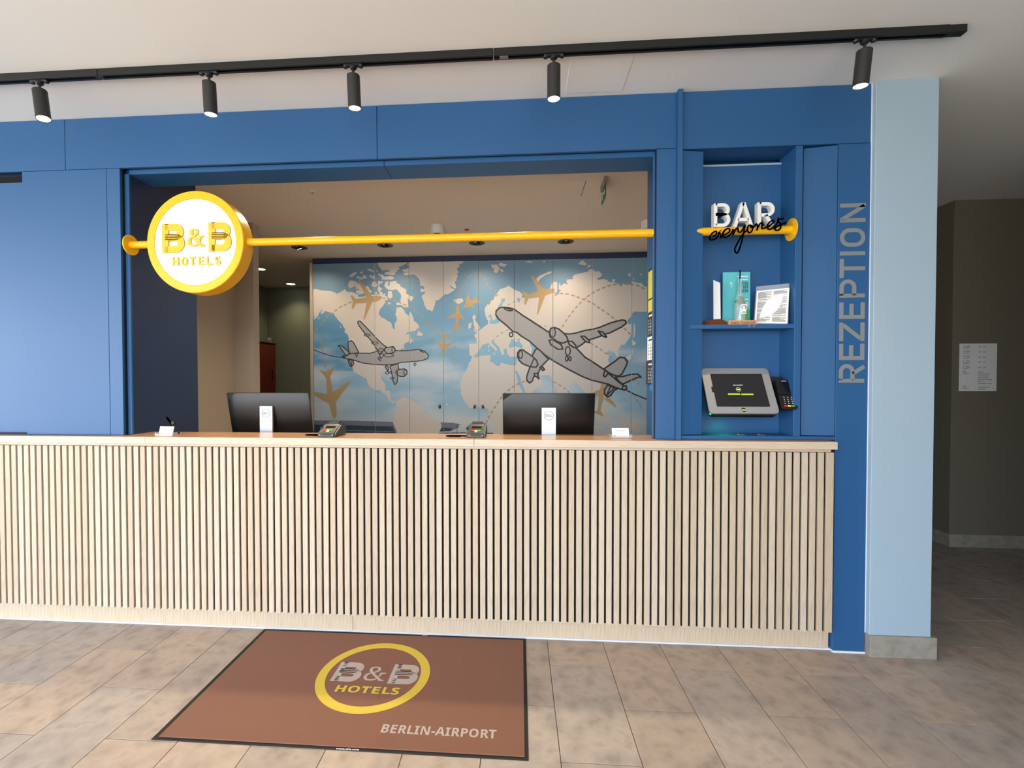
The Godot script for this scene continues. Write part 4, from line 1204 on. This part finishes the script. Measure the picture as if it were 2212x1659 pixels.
	part("clear_foot", mb().sheet(V(-0.085, 0.001, 0.018), V(0.066, 0.001, 0.036), V(0.072, 0.002, 0.0), V(-0.083, 0.002, -0.019), 0.001), g("acrylic"), hd)
	var A := V(-0.081, 0.012, -0.012)
	var B := V(0.064, 0.003, 0.034)
	var C := V(0.083, 0.196, 0.016)
	var D := V(-0.060, 0.190, -0.034)
	part("sheet", mb().sheet(A, B, C, D, 0.0015), g("paper"), hd)
	var tx2 := mb()
	var nrm := (B - A).cross(D - A).normalized() * 0.0008
	var rng := RandomNumberGenerator.new()
	rng.seed = 2
	for col in [[0.05, 0.47], [0.53, 0.94]]:
		var vv := 0.95
		while vv > 0.06:
			var u1: float = col[1] - (rng.randf_range(0.02, 0.2) if rng.randf() < 0.3 else 0.0)
			var pt := func(u: float, w: float) -> Vector3: return A.lerp(B, u).lerp(D.lerp(C, u), w) + nrm
			tx2.sheet(pt.call(col[0], vv - 0.010), pt.call(u1, vv - 0.010), pt.call(u1, vv), pt.call(col[0], vv), 0.0004)
			vv -= 0.017 if rng.randf() < 0.86 else 0.034
	part("small_print", tx2, g("soft_ink"), hd)
	# check-in tablet
	var a0 := V(4.028, 1.258, -0.020)
	var up := (V(4.389, 1.500, -0.150) - V(4.380, 1.258, -0.020)).normalized()
	var kiosk := thing("checkin_tablet", "silver framed check-in tablet tilted back inside the niche", "tablet", V(4.2, 1.258, -0.02))
	var kb := Transform3D(Basis(Vector3.RIGHT, V(0, up.y, up.z).normalized(), Vector3.RIGHT.cross(V(0, up.y, up.z).normalized())), Vector3.ZERO)
	part("frame", mb(kb).prism(rrect(-0.174, 0.0, 0.182, 0.275, 0.022), -0.010, 0.0), g("silver"), kiosk)
	part("housing", mb(kb).prism(rrect(-0.168, -0.006, 0.176, 0.265, 0.02), -0.034, -0.0105), g("black"), kiosk)
	part("screen_bezel", mb(kb).prism(rrect(-0.130, 0.040, 0.143, 0.238, 0.004) , 0.0, 0.0006), g("black"), kiosk)
	var scn := part("screen", mb(kb).prism(rrect(-0.127, 0.043, 0.140, 0.235, 0.003), 0.0006, 0.001), g("screen"), kiosk)
	part("camera_cutout", mb(kb).prism(rrect(-0.139, 0.125, -0.127, 0.160, 0.005), 0.0, 0.0007), g("black"), kiosk)
	part("button_field", mb(kb).prism(rrect(-0.060, 0.109, 0.0045, 0.118, 0.003), 0.001, 0.0014).prism(rrect(0.009, 0.108, 0.073, 0.117, 0.003), 0.001, 0.0014), g("screen_lime"), scn)
	part("screen_lettering", mb(kb).letters("WILLKOMMEN", -0.022, 0.166, 0.028, 0.171, 0.001, 0.0003, "Droid Sans", true).letters("B&B", -0.007, 0.139, 0.009, 0.146, 0.001, 0.0003, "Droid Sans", true), g("screen_white"), scn)
	part("screen_ring", mb(kb).ribbon(arc(0.001, 0.1425, 0.012, 0.012, 0, 345, 23), 0.0018, 0.001, 0.0013, true), g("screen_lime"), scn)
	part("badge", mb(kb).prism(arc(0.003, 0.020, 0.0145, 0.0145, 0, 345, 23), 0.0, 0.0012), g("ink"), kiosk)
	part("badge_ring", mb(kb).ribbon(arc(0.003, 0.020, 0.0142, 0.0142, 0, 345, 23), 0.0014, 0.0, 0.0016, true), g("lime"), kiosk)
	part("badge_lettering", mb(kb).letters("B&B", -0.008, 0.016, 0.014, 0.024, 0.0012, 0.0004, "Droid Sans", true), g("white"), kiosk)
	part("wall_arm", mb().box(V(-0.12, -0.012, -0.155), V(0.06, 0.03, -0.02), 0.004), g("black"), kiosk)
	part("status_led", mb().tube(PackedVector3Array([V(-0.172, 0.0, -0.012), V(-0.168, -0.005, -0.012), V(-0.163, -0.008, -0.012)]), 0.002, 8), g("green_led"), kiosk)
	part("led_strip", mb().box(V(-0.10, -0.0165, -0.10), V(-0.03, -0.0125, -0.085)), g("green_led"), kiosk)
	var gl := SpotLight3D.new()
	gl.name = "led_light"
	gl.light_color = Color(0.10, 1.0, 0.55)
	gl.light_energy = 0.022
	gl.light_size = 0.02
	gl.spot_angle = 80
	gl.spot_range = 2
	gl.spot_attenuation = 2
	gl.shadow_enabled = true
	kiosk.add_child(gl)
	gl.position = V(-0.065, -0.02, -0.093)
	gl.rotation_degrees = V(-90, 0, 0)
	# card reader beside the tablet
	var pt := thing("niche_card_terminal", "black upright card terminal with keypad beside the check-in tablet", "card terminal", V(4.437, 1.28, -0.03))
	var pu := V(0.0, 0.155, -0.070).normalized()
	var pb := Transform3D(Basis(Vector3.RIGHT, pu, Vector3.RIGHT.cross(pu)), Vector3.ZERO)
	part("body", mb(pb).prism(rrect(-0.042, 0.0, 0.042, 0.172, 0.010), -0.022, -0.002).prism(rrect(-0.039, 0.085, 0.039, 0.169, 0.008), -0.002, 0.006).prism(rrect(-0.042, 0.0, 0.042, 0.08, 0.012), -0.002, 0.003), g("device_dark"), pt)
	part("screen", mb(pb).prism(rrect(-0.030, 0.092, 0.030, 0.155, 0.003), 0.006, 0.0066), g("terminal_screen"), pt)
	part("logo", mb(pb).letters("Verifone", -0.012, 0.158, 0.012, 0.163, 0.006, 0.0005, "Droid Sans", true), g("white"), pt)
	for r in 4:
		for q in 3:
			var key := part("key", mb(pb).box(V(-0.026 + q * 0.019, 0.062 - r * 0.0115, 0.003), V(-0.012 + q * 0.019, 0.070 - r * 0.0115, 0.0052), 0.001), g("black"), pt)
			part("digit", mb(pb).letters("123456789*0#"[r * 3 + q], -0.0215 + q * 0.019, 0.0636 - r * 0.0115, -0.0165 + q * 0.019, 0.0684 - r * 0.0115, 0.0052, 0.0004, "Droid Sans", true), g("white"), key)
	for q in 3:
		part("key", mb(pb).box(V(-0.027 + q * 0.019, 0.014, 0.003), V(-0.011 + q * 0.019, 0.0225, 0.0052), 0.001), g(["key_red", "key_yellow", "key_green"][q]), pt)
	part("bracket", mb().box(V(-0.075, 0.02, -0.148), V(0.012, 0.172, -0.098), 0.006), g("black"), pt)
	var which := ["left of the two", "right of the two"]
	var k2 := 0
	for x in [4.208, 4.313]:
		var m := thing("metal_clip", "small flat metal clip on the niche floor, " + which[k2], "clip", V(x, 1.1382, -0.072), "clips on the niche floor")
		part("plate", mb().box(V(-0.018, 0, -0.008), V(0.018, 0.004, 0.008), 0.001), g("steel"), m)
		part("tongue", mb().box(V(-0.018, 0.004, -0.004), V(-0.008, 0.008, 0.004), 0.001), g("steel"), m)
		k2 += 1


# ---------------------------------------------------------------- lighting track
func track_lights() -> void:
	var t := thing("lighting_track", "long black lighting track fixed under the lobby ceiling", "lighting track", V(2.5, 2.955, 0.355))
	var segs := [[-3.5, 0.97], [0.974, 2.90], [2.904, 4.86]]
	for s in segs:
		var m := mb()
		m.box(V(s[0] - 2.5, -0.034, 0.012), V(s[1] - 2.5, 0, 0.018), 0.001)
		m.box(V(s[0] - 2.5, -0.034, -0.018), V(s[1] - 2.5, 0, -0.012), 0.001)
		m.box(V(s[0] - 2.5, -0.010, -0.012), V(s[1] - 2.5, 0, 0.012))
		m.box(V(s[0] - 2.5, -0.034, -0.012), V(s[1] - 2.5, -0.031, -0.008)).box(V(s[0] - 2.5, -0.034, 0.008), V(s[1] - 2.5, -0.031, 0.012))
		part("rail", m, g("track_black"), t)
		part("conductor", mb().tube(PackedVector3Array([V(s[0] - 2.5, -0.018, -0.011), V(s[1] - 2.5, -0.018, -0.011)]), 0.0015, 6), g("steel"), t)
	part("end_cap", mb().box(V(2.36, -0.034, -0.0175), V(2.43, 0, 0.0175), 0.003), g("track_black"), t)
	for x in [0.972, 2.95]:
		part("connector", mb().box(V(x - 2.52, -0.0355, -0.011), V(x - 2.48, -0.02, 0.011), 0.001), g("steel" if x > 2 else "lamp_black"), t)
	var k := 0
	var names := ["first from the left, tilted to the right", "second from the left, left of the round sign", "third from the left, over the round sign's right", "fourth from the left, beside the ceiling hatch", "last on the right, above the pale blue column"]
	for s in [[0.651, 11.0, -4.0], [1.529, 0.0, 4.0], [2.240, 1.0, 4.0], [3.178, 0.0, 2.0], [4.524, -3.0, 4.0]]:
		var o := thing("track_spotlight", "black cylindrical spotlight on the ceiling track, " + names[k], "spotlight", V(s[0], 2.955, 0.355), "spotlights on the lobby track")
		part("adapter", mb().box(V(-0.045, -0.042, -0.012), V(0.045, -0.024, 0.012), 0.004), g("track_black"), o)
		part("latch", mb(at(-0.037, -0.043, 0)).lathe([Vector2(0.0, -0.004), Vector2(0.010, -0.003), Vector2(0.012, 0.004)], 14), g("track_black"), o)
		part("latch", mb(at(0.037, -0.043, 0)).lathe([Vector2(0.0, -0.004), Vector2(0.010, -0.003), Vector2(0.012, 0.004)], 14), g("track_black"), o)
		part("hub", mb().lathe([Vector2(0.0, -0.055), Vector2(0.012, -0.054), Vector2(0.017, -0.048), Vector2(0.017, -0.040)], 20), g("track_black"), o)
		part("stem", mb().lathe([Vector2(0.0058, -0.088), Vector2(0.0058, -0.05)], 14), g("track_black"), o)
		var tilt := Transform3D(Basis(V(0, 0, 1), deg_to_rad(s[1])) * Basis(V(1, 0, 0), deg_to_rad(s[2])), V(0, -0.080, 0))
		part("housing", mb(tilt).lathe([Vector2(0.0, -0.132), Vector2(0.0275, -0.132), Vector2(0.0275, -0.1515), Vector2(0.030, -0.1515), Vector2(0.030, -0.004), Vector2(0.0285, -0.0025), Vector2(0.0, -0.0025)], 36, false), g("lamp_black"), o)
		part("light_lens", mb(tilt).lathe([Vector2(0.0, -0.149), Vector2(0.0272, -0.1485)], 28), g("lens"), o)
		var l := SpotLight3D.new()
		l.name = "spot_beam"
		l.light_color = Color(1.0, 0.80, 0.58)
		l.light_energy = TRACK
		l.light_size = 0.025
		l.spot_angle = 34
		l.spot_angle_attenuation = 1.0
		l.spot_range = 12
		l.spot_attenuation = 2
		l.shadow_enabled = true
		o.add_child(l)
		l.transform = tilt * Transform3D(Basis(V(1, 0, 0), -PI / 2), V(0, -0.1535, 0))
		k += 1


const TRACK := 0.75


# ---------------------------------------------------------------- things on and behind the counter
func on_the_counter() -> void:
	var mon := thing("monitor", "black computer monitor seen from behind, on the left of the desk below the round sign", "monitor", V(1.424, 0.74, -0.36), "monitors at the reception desk")
	var tilt := Transform3D(Basis(V(1, 0, 0), deg_to_rad(13)), V(0, 0.36, -0.035))
	var sh := mb(tilt)
	var n := 10
	var rows := 8
	var pt := func(i: int, j: int) -> Vector3:
		var u := float(i) / n * 2 - 1
		var w := float(j) / rows * 2 - 1
		var bulge := 0.020 * pow((1 - u * u * u * u) * (1 - w * w * w * w), 0.6)
		return V(u * 0.270, w * 0.160 + 0.103, 0.004 + bulge)
	for i in n:
		for j in rows:
			var q := [pt.call(i, j), pt.call(i + 1, j), pt.call(i + 1, j + 1), pt.call(i, j + 1)]
			var nn := []
			for p: Vector3 in q:
				nn.append(V(p.x * 0.9, (p.y - 0.103) * 1.6, 1).normalized() if absf(p.x) < 0.25 else V(p.x * 1.6, (p.y - 0.103) * 2.0, 1).normalized())
			sh.tri(q[0], q[1], q[2], nn[0], nn[1], nn[2])
			sh.tri(q[0], q[2], q[3], nn[0], nn[2], nn[3])
	part("back_shell", sh, g("monitor_black"), mon)
	part("rim", mb(tilt).box(V(-0.271, -0.058, -0.008), V(0.271, 0.264, 0.0045), 0.002), g("device_dark"), mon)
	part("display", mb(tilt).box(V(-0.264, -0.045, -0.0095), V(0.264, 0.257, -0.0081)), g("terminal_screen"), mon)
	part("hinge", mb().box(V(-0.043, 0.40, -0.03), V(0.043, 0.542, 0.03), 0.004), g("black"), mon)
	var st := part("stand", mb().prism(rrect(-0.041, 0.012, 0.041, 0.533, 0.002), 0.03, 0.045), g("silver"), mon)
	part("emblem_ring", mb().ribbon(arc(0, 0.488, 0.0265, 0.0265, 0, 352, 44), 0.0026, 0.045, 0.0456, true), g("device_dark"), st)
	part("emblem_lettering", mb().letters("DELL", -0.0195, 0.4815, 0.0195, 0.4955, 0.045, 0.0006, "Droid Sans", true), g("device_dark"), st)
	part("foot", mb().box(V(-0.12, 0, -0.14), V(0.12, 0.012, 0.045), 0.003), g("silver"), mon)
	var m2 := copy(mon, V(3.192, 0.74, -0.272), "black computer monitor seen from behind, on the right of the desk, with a white sticker")
	m2.set_meta("group", "monitors at the reception desk")
	var stick := part("sticker", mb(tilt).box(V(0.205, -0.046, 0.010), V(0.243, -0.018, 0.0125)), g("paper"), m2)
	part("sticker_print", mb(tilt).box(V(0.207, -0.030, 0.0125), V(0.220, -0.021, 0.0128)).box(V(0.226, -0.036, 0.0125), V(0.240, -0.034, 0.0128)).box(V(0.226, -0.030, 0.0125), V(0.240, -0.028, 0.0128)), g("ink"), stick)
	# card terminals
	var ct := thing("card_terminal", "dark card terminal with looped cable on the counter right of the left monitor", "card terminal", V(1.943, 1.118, -0.004), "card terminals lying on the counter")
	var side := Transform3D(Basis(V(0, 0, -1), Vector3.UP, Vector3.RIGHT), Vector3.ZERO)
	var body := mb(side).prism(pts_of("0,0.004 0.0,0.014 0.012,0.026 0.088,0.058 0.10,0.066 0.165,0.066 0.178,0.052 0.182,0.004"), -0.042, 0.042)
	body.xf = side
	body.prism(pts_of("0.012,0.004 0.012,0.020 0.10,0.060 0.165,0.058 0.172,0.004"), -0.052, -0.042).prism(pts_of("0.012,0.004 0.012,0.020 0.10,0.060 0.165,0.058 0.172,0.004"), 0.042, 0.052)
	part("body", body, g("device_grey"), ct)
	part("base", mb().box(V(-0.040, 0, -0.18), V(0.040, 0.0045, -0.004), 0.001), g("device_dark"), ct)
	part("paper_cover", mb(side).prism(pts_of("0.105,0.066 0.112,0.076 0.150,0.078 0.162,0.066"), -0.030, 0.030), g("device_grey"), ct)
	var slope := Transform3D(Basis(V(1, 0, 0), -deg_to_rad(90 - 22.8)), V(0, 0.026, -0.012))
	part("keypad_recess", mb(slope).prism(rrect(-0.031, 0.006, 0.031, 0.078, 0.003), -0.0005, 0.0008), g("device_dark"), ct)
	part("display", mb(slope).prism(rrect(-0.027, 0.052, 0.027, 0.074, 0.002), 0.0008, 0.0014), g("terminal_screen"), ct)
	for q in 3:
		part("key", mb(slope).box(V(-0.026 + q * 0.018, 0.016, 0.0008), V(-0.011 + q * 0.018, 0.029, 0.004), 0.001), g(["key_red", "key_yellow", "key_green"][q]), ct)
	for q in 3:
		part("key_mark", mb(slope).box(V(-0.0095 + q * 0.0075, 0.008 - 0.003 * float(q == 1), 0.0008), V(-0.0055 + q * 0.0075, 0.013, 0.0025)), g("white"), ct)
	part("card_slot", mb().box(V(-0.025, 0.012, -0.006), V(0.025, 0.018, 0.0008)), g("black"), ct)
	for q in [-0.036, 0.036]:
		part("corner_light", mb(at(q, 0.013, 0.0)).lathe([Vector2(0.0, -0.003), Vector2(0.003, 0.0), Vector2(0.0, 0.003)], 8), g("white"), ct)
	part("stylus_clip", mb(at(-0.053, 0.045, -0.09, Basis(V(1, 0, 0), PI / 2))).lathe([Vector2(0.0, -0.03), Vector2(0.008, -0.026), Vector2(0.008, 0.026), Vector2(0.0, 0.03)], 14), g("black"), ct)
	var ct2 := copy(ct, V(2.780, 1.118, -0.027), "dark card terminal with wrist strap on the counter left of the right monitor")
	ct2.set_meta("group", "card terminals lying on the counter")
	part("cable", mb().tube(to3("-0.048,-0.035 -0.065,-0.030 -0.09,-0.022 -0.118,-0.018 -0.128,-0.03 -0.115,-0.05 -0.08,-0.075 -0.05,-0.10", 0.004, 0.010), 0.0035, 8), g("black"), ct)
	part("wrist_strap", mb().tube(to3("-0.052,-0.05 -0.07,-0.045 -0.09,-0.040 -0.12,-0.034 -0.15,-0.028 -0.165,-0.020 -0.150,-0.014 -0.115,-0.022 -0.085,-0.034", 0.005, 0.008), 0.004, 8), g("black"), ct2)
	# price cards in clear holders
	var k := 0
	for x in [[0.990, -0.012, -7.0], [3.575, -0.072, 3.0]]:
		var cd := thing("card_holder", ["small white card in a clear holder on the counter below the round sign", "small white card in a clear holder on the counter near the opening's right edge"][k], "card holder", V(x[0], 1.118, x[1]), "clear card holders on the counter")
		cd.rotation_degrees.y = x[2]
		var lean := Transform3D(Basis(V(1, 0, 0), deg_to_rad(-14)), Vector3.ZERO)
		part("clear_tray", mb().box(V(-0.058, 0, -0.03), V(0.058, 0.002, 0.012), 0.0005).box(V(-0.058, 0.002, 0.010), V(0.058, 0.013, 0.012), 0.0005).box(V(-0.058, 0.002, -0.028), V(-0.055, 0.022, 0.010)).box(V(0.055, 0.002, -0.028), V(0.058, 0.022, 0.010)), g("acrylic"), cd)
		var sheet := part("card", mb(lean).box(V(-0.046, 0.002, -0.006), V(0.046, 0.056, 0.0), 0.0005), g("paper"), cd)
		var pr := mb(lean)
		pr.box(V(-0.028, 0.040, 0.0), V(0.030, 0.0415, 0.0003)).box(V(-0.018, 0.034, 0.0), V(0.024, 0.035, 0.0003)).box(V(-0.022, 0.010, 0.0), V(0.002, 0.011, 0.0003))
		part("small_print", pr, g("soft_ink"), sheet)
		part("emblem", mb(lean).prism(arc(-0.034, 0.011, 0.0045, 0.0045, 0, 330, 11), 0.0, 0.0003), g("soft_ink"), sheet)
		k += 1
	var hs := thing("pen_stand", "small black stand with a slanting arm behind the left white card", "stand", V(0.955, 1.118, -0.11))
	part("base", mb().box(V(-0.03, 0, -0.03), V(0.03, 0.012, 0.03), 0.003), g("black"), hs)
	part("arm", mb().tube(PackedVector3Array([V(0.012, 0.008, 0.0), V(0.005, 0.05, 0.0), V(-0.012, 0.075, 0.0), V(-0.03, 0.10, 0.0)]), 0.006, 8), g("black"), hs)
	part("clip", mb().box(V(0.0, 0.055, -0.008), V(0.022, 0.078, 0.008), 0.003), g("black"), hs)
	part("tip", mb(at(0.012, 0.05, 0.008)).lathe([Vector2(0.0, -0.004), Vector2(0.004, 0.0), Vector2(0.0, 0.004)], 8), g("steel"), hs)


func to3(s: String, y0: float, y1: float) -> PackedVector3Array:
	var p := PackedVector3Array()
	var c := curve(s, 5)
	for i in c.size():
		var t := float(i) / (c.size() - 1)
		p.append(V(c[i].x, lerpf(y0, y1, sin(t * PI)), c[i].y))
	return p


# ---------------------------------------------------------------- entrance mat
func doormat() -> void:
	var d := thing("doormat", "brown entrance mat with black rubber edge and hotel emblem before the desk", "doormat", V(2.3035, 0.0, 0.375))
	var rub := mb()
	rub.box(V(-0.7525, 0, -0.42), V(0.7525, 0.003, 0.42), 0.0012)
	part("rubber_edge", rub, g("rubber"), d)
	part("pile", mb().box(V(-0.730, 0.003, -0.399), V(0.738, 0.0075, 0.408), 0.002), g("pile_brown"), d)
	var lie := Transform3D(Basis(Vector3.RIGHT, Vector3.FORWARD, Vector3.UP), V(-2.3035, 0.0075, -0.375))
	part("emblem_ring", mb(lie).ribbon(arc(2.316, -0.333, 0.2485, 0.2485, 0, 356, 89), 0.044, 0.0, 0.0008, true), g("pile_yellow"), d)
	for x in [2.121, 2.398]:
		part("letter", letter_mesh("B", 0.135, 0.150, 0.037, 0.0, 0.0008, Transform3D(lie.basis, lie * V(x, -0.395, 0))), g("pile_grey"), d)
	part("ampersand", mb(lie).letters("&", 2.272, -0.380, 2.375, -0.272, 0.0, 0.0008, "Droid Serif", false), g("pile_grey"), d)
	part("lettering", mb(lie).letters("HOTELS", 2.172, -0.470, 2.470, -0.423, 0.0, 0.0008, "Droid Sans", true), g("pile_yellow"), d)
	part("lettering", mb(lie).letters("BERLIN-AIRPORT", 2.458, -0.701, 2.928, -0.655, 0.0, 0.0008, "Droid Sans", true), g("pile_grey"), d)
	part("edge_lettering", mb(Transform3D(lie.basis, lie.origin - V(0, 0.0045, 0))).letters("www.elis.com", 2.309, -0.7935, 2.400, -0.7855, 0.0, 0.0004, "Droid Sans", true), g("white"), d)
	part("edge_tag", mb().box(V(0.17, 0.003, -0.4195), V(0.20, 0.0036, -0.413)), g("white"), d)


# ---------------------------------------------------------------- corridor on the right
func corridor() -> void:
	struct("wall_corridor", mb().box(V(6.70, 0, -5.3), V(9, 2.955, -1.75), 0.002), g("taupe"), "taupe wall block with the floor directory", "wall")
	struct("baseboard_corridor", mb().box(V(6.69, 0, -5.3), V(9, 0.108, -1.738), 0.001), g("tile_skirting"), "grey skirting of the taupe corridor wall", "baseboard")
	var s := thing("floor_directory", "white floor directory plate on the taupe corridor wall", "sign", V(6.903, 1.335, -1.75))
	part("plate", mb().box(V(-0.148, 0, 0), V(0.148, 0.405, 0.006), 0.001), g("white"), s)
	var t := mb()
	var small := mb()
	var rows := [["5. OG", "EBENE 6", "601 - 624"], ["4. OG", "EBENE 5", "501 - 530"], ["3. OG", "EBENE 4", "401 - 430"], ["2. OG", "EBENE 3", "301 - 330"], ["1. OG", "EBENE 2", "201 - 230"], ["EG", "EBENE 1", ""]]
	for i in 6:
		var y := 0.376 - i * 0.0435
		t.letters(rows[i][0], -0.120, y, -0.120 + (0.050 if i < 5 else 0.026), y + 0.016, 0.006, 0.0006)
		small.letters(rows[i][1], -0.120, y - 0.013, -0.070, y - 0.005, 0.006, 0.0006)
		if rows[i][2]:
			small.letters(rows[i][2], 0.0, y - 0.004, 0.060, y + 0.005, 0.006, 0.0006)
	t.letters("UG", -0.120, 0.032, -0.094, 0.048, 0.006, 0.0006)
	small.letters("EBENE 0", -0.120, 0.019, -0.070, 0.027, 0.006, 0.0006)
	var y2 := 0.158
	for l in [["101", 0.022], ["REZEPTION", 0.080], ["FRÜHSTÜCK/", 0.087], ["BREAKFAST", 0.080], ["SNACKAUTOMAT", 0.114], ["WC", 0.020], ["AUSGANG / EXIT", 0.110]]:
		small.letters(l[0], 0.0, y2, l[1], y2 + 0.0095, 0.006, 0.0006)
		if l[0] == "101" or l[0] == "WC":
			small.box(V(0.029, y2 + 0.002, 0.006), V(0.036, y2 + 0.009, 0.0066))
		y2 -= 0.0162
	small.letters("TIEFGARAGE /", 0.0, 0.030, 0.096, 0.039, 0.006, 0.0006)
	small.letters("PARKING", 0.0, 0.013, 0.060, 0.022, 0.006, 0.0006)
	part("lettering", t, g("ink"), s)
	part("small_lettering", small, g("ink"), s)
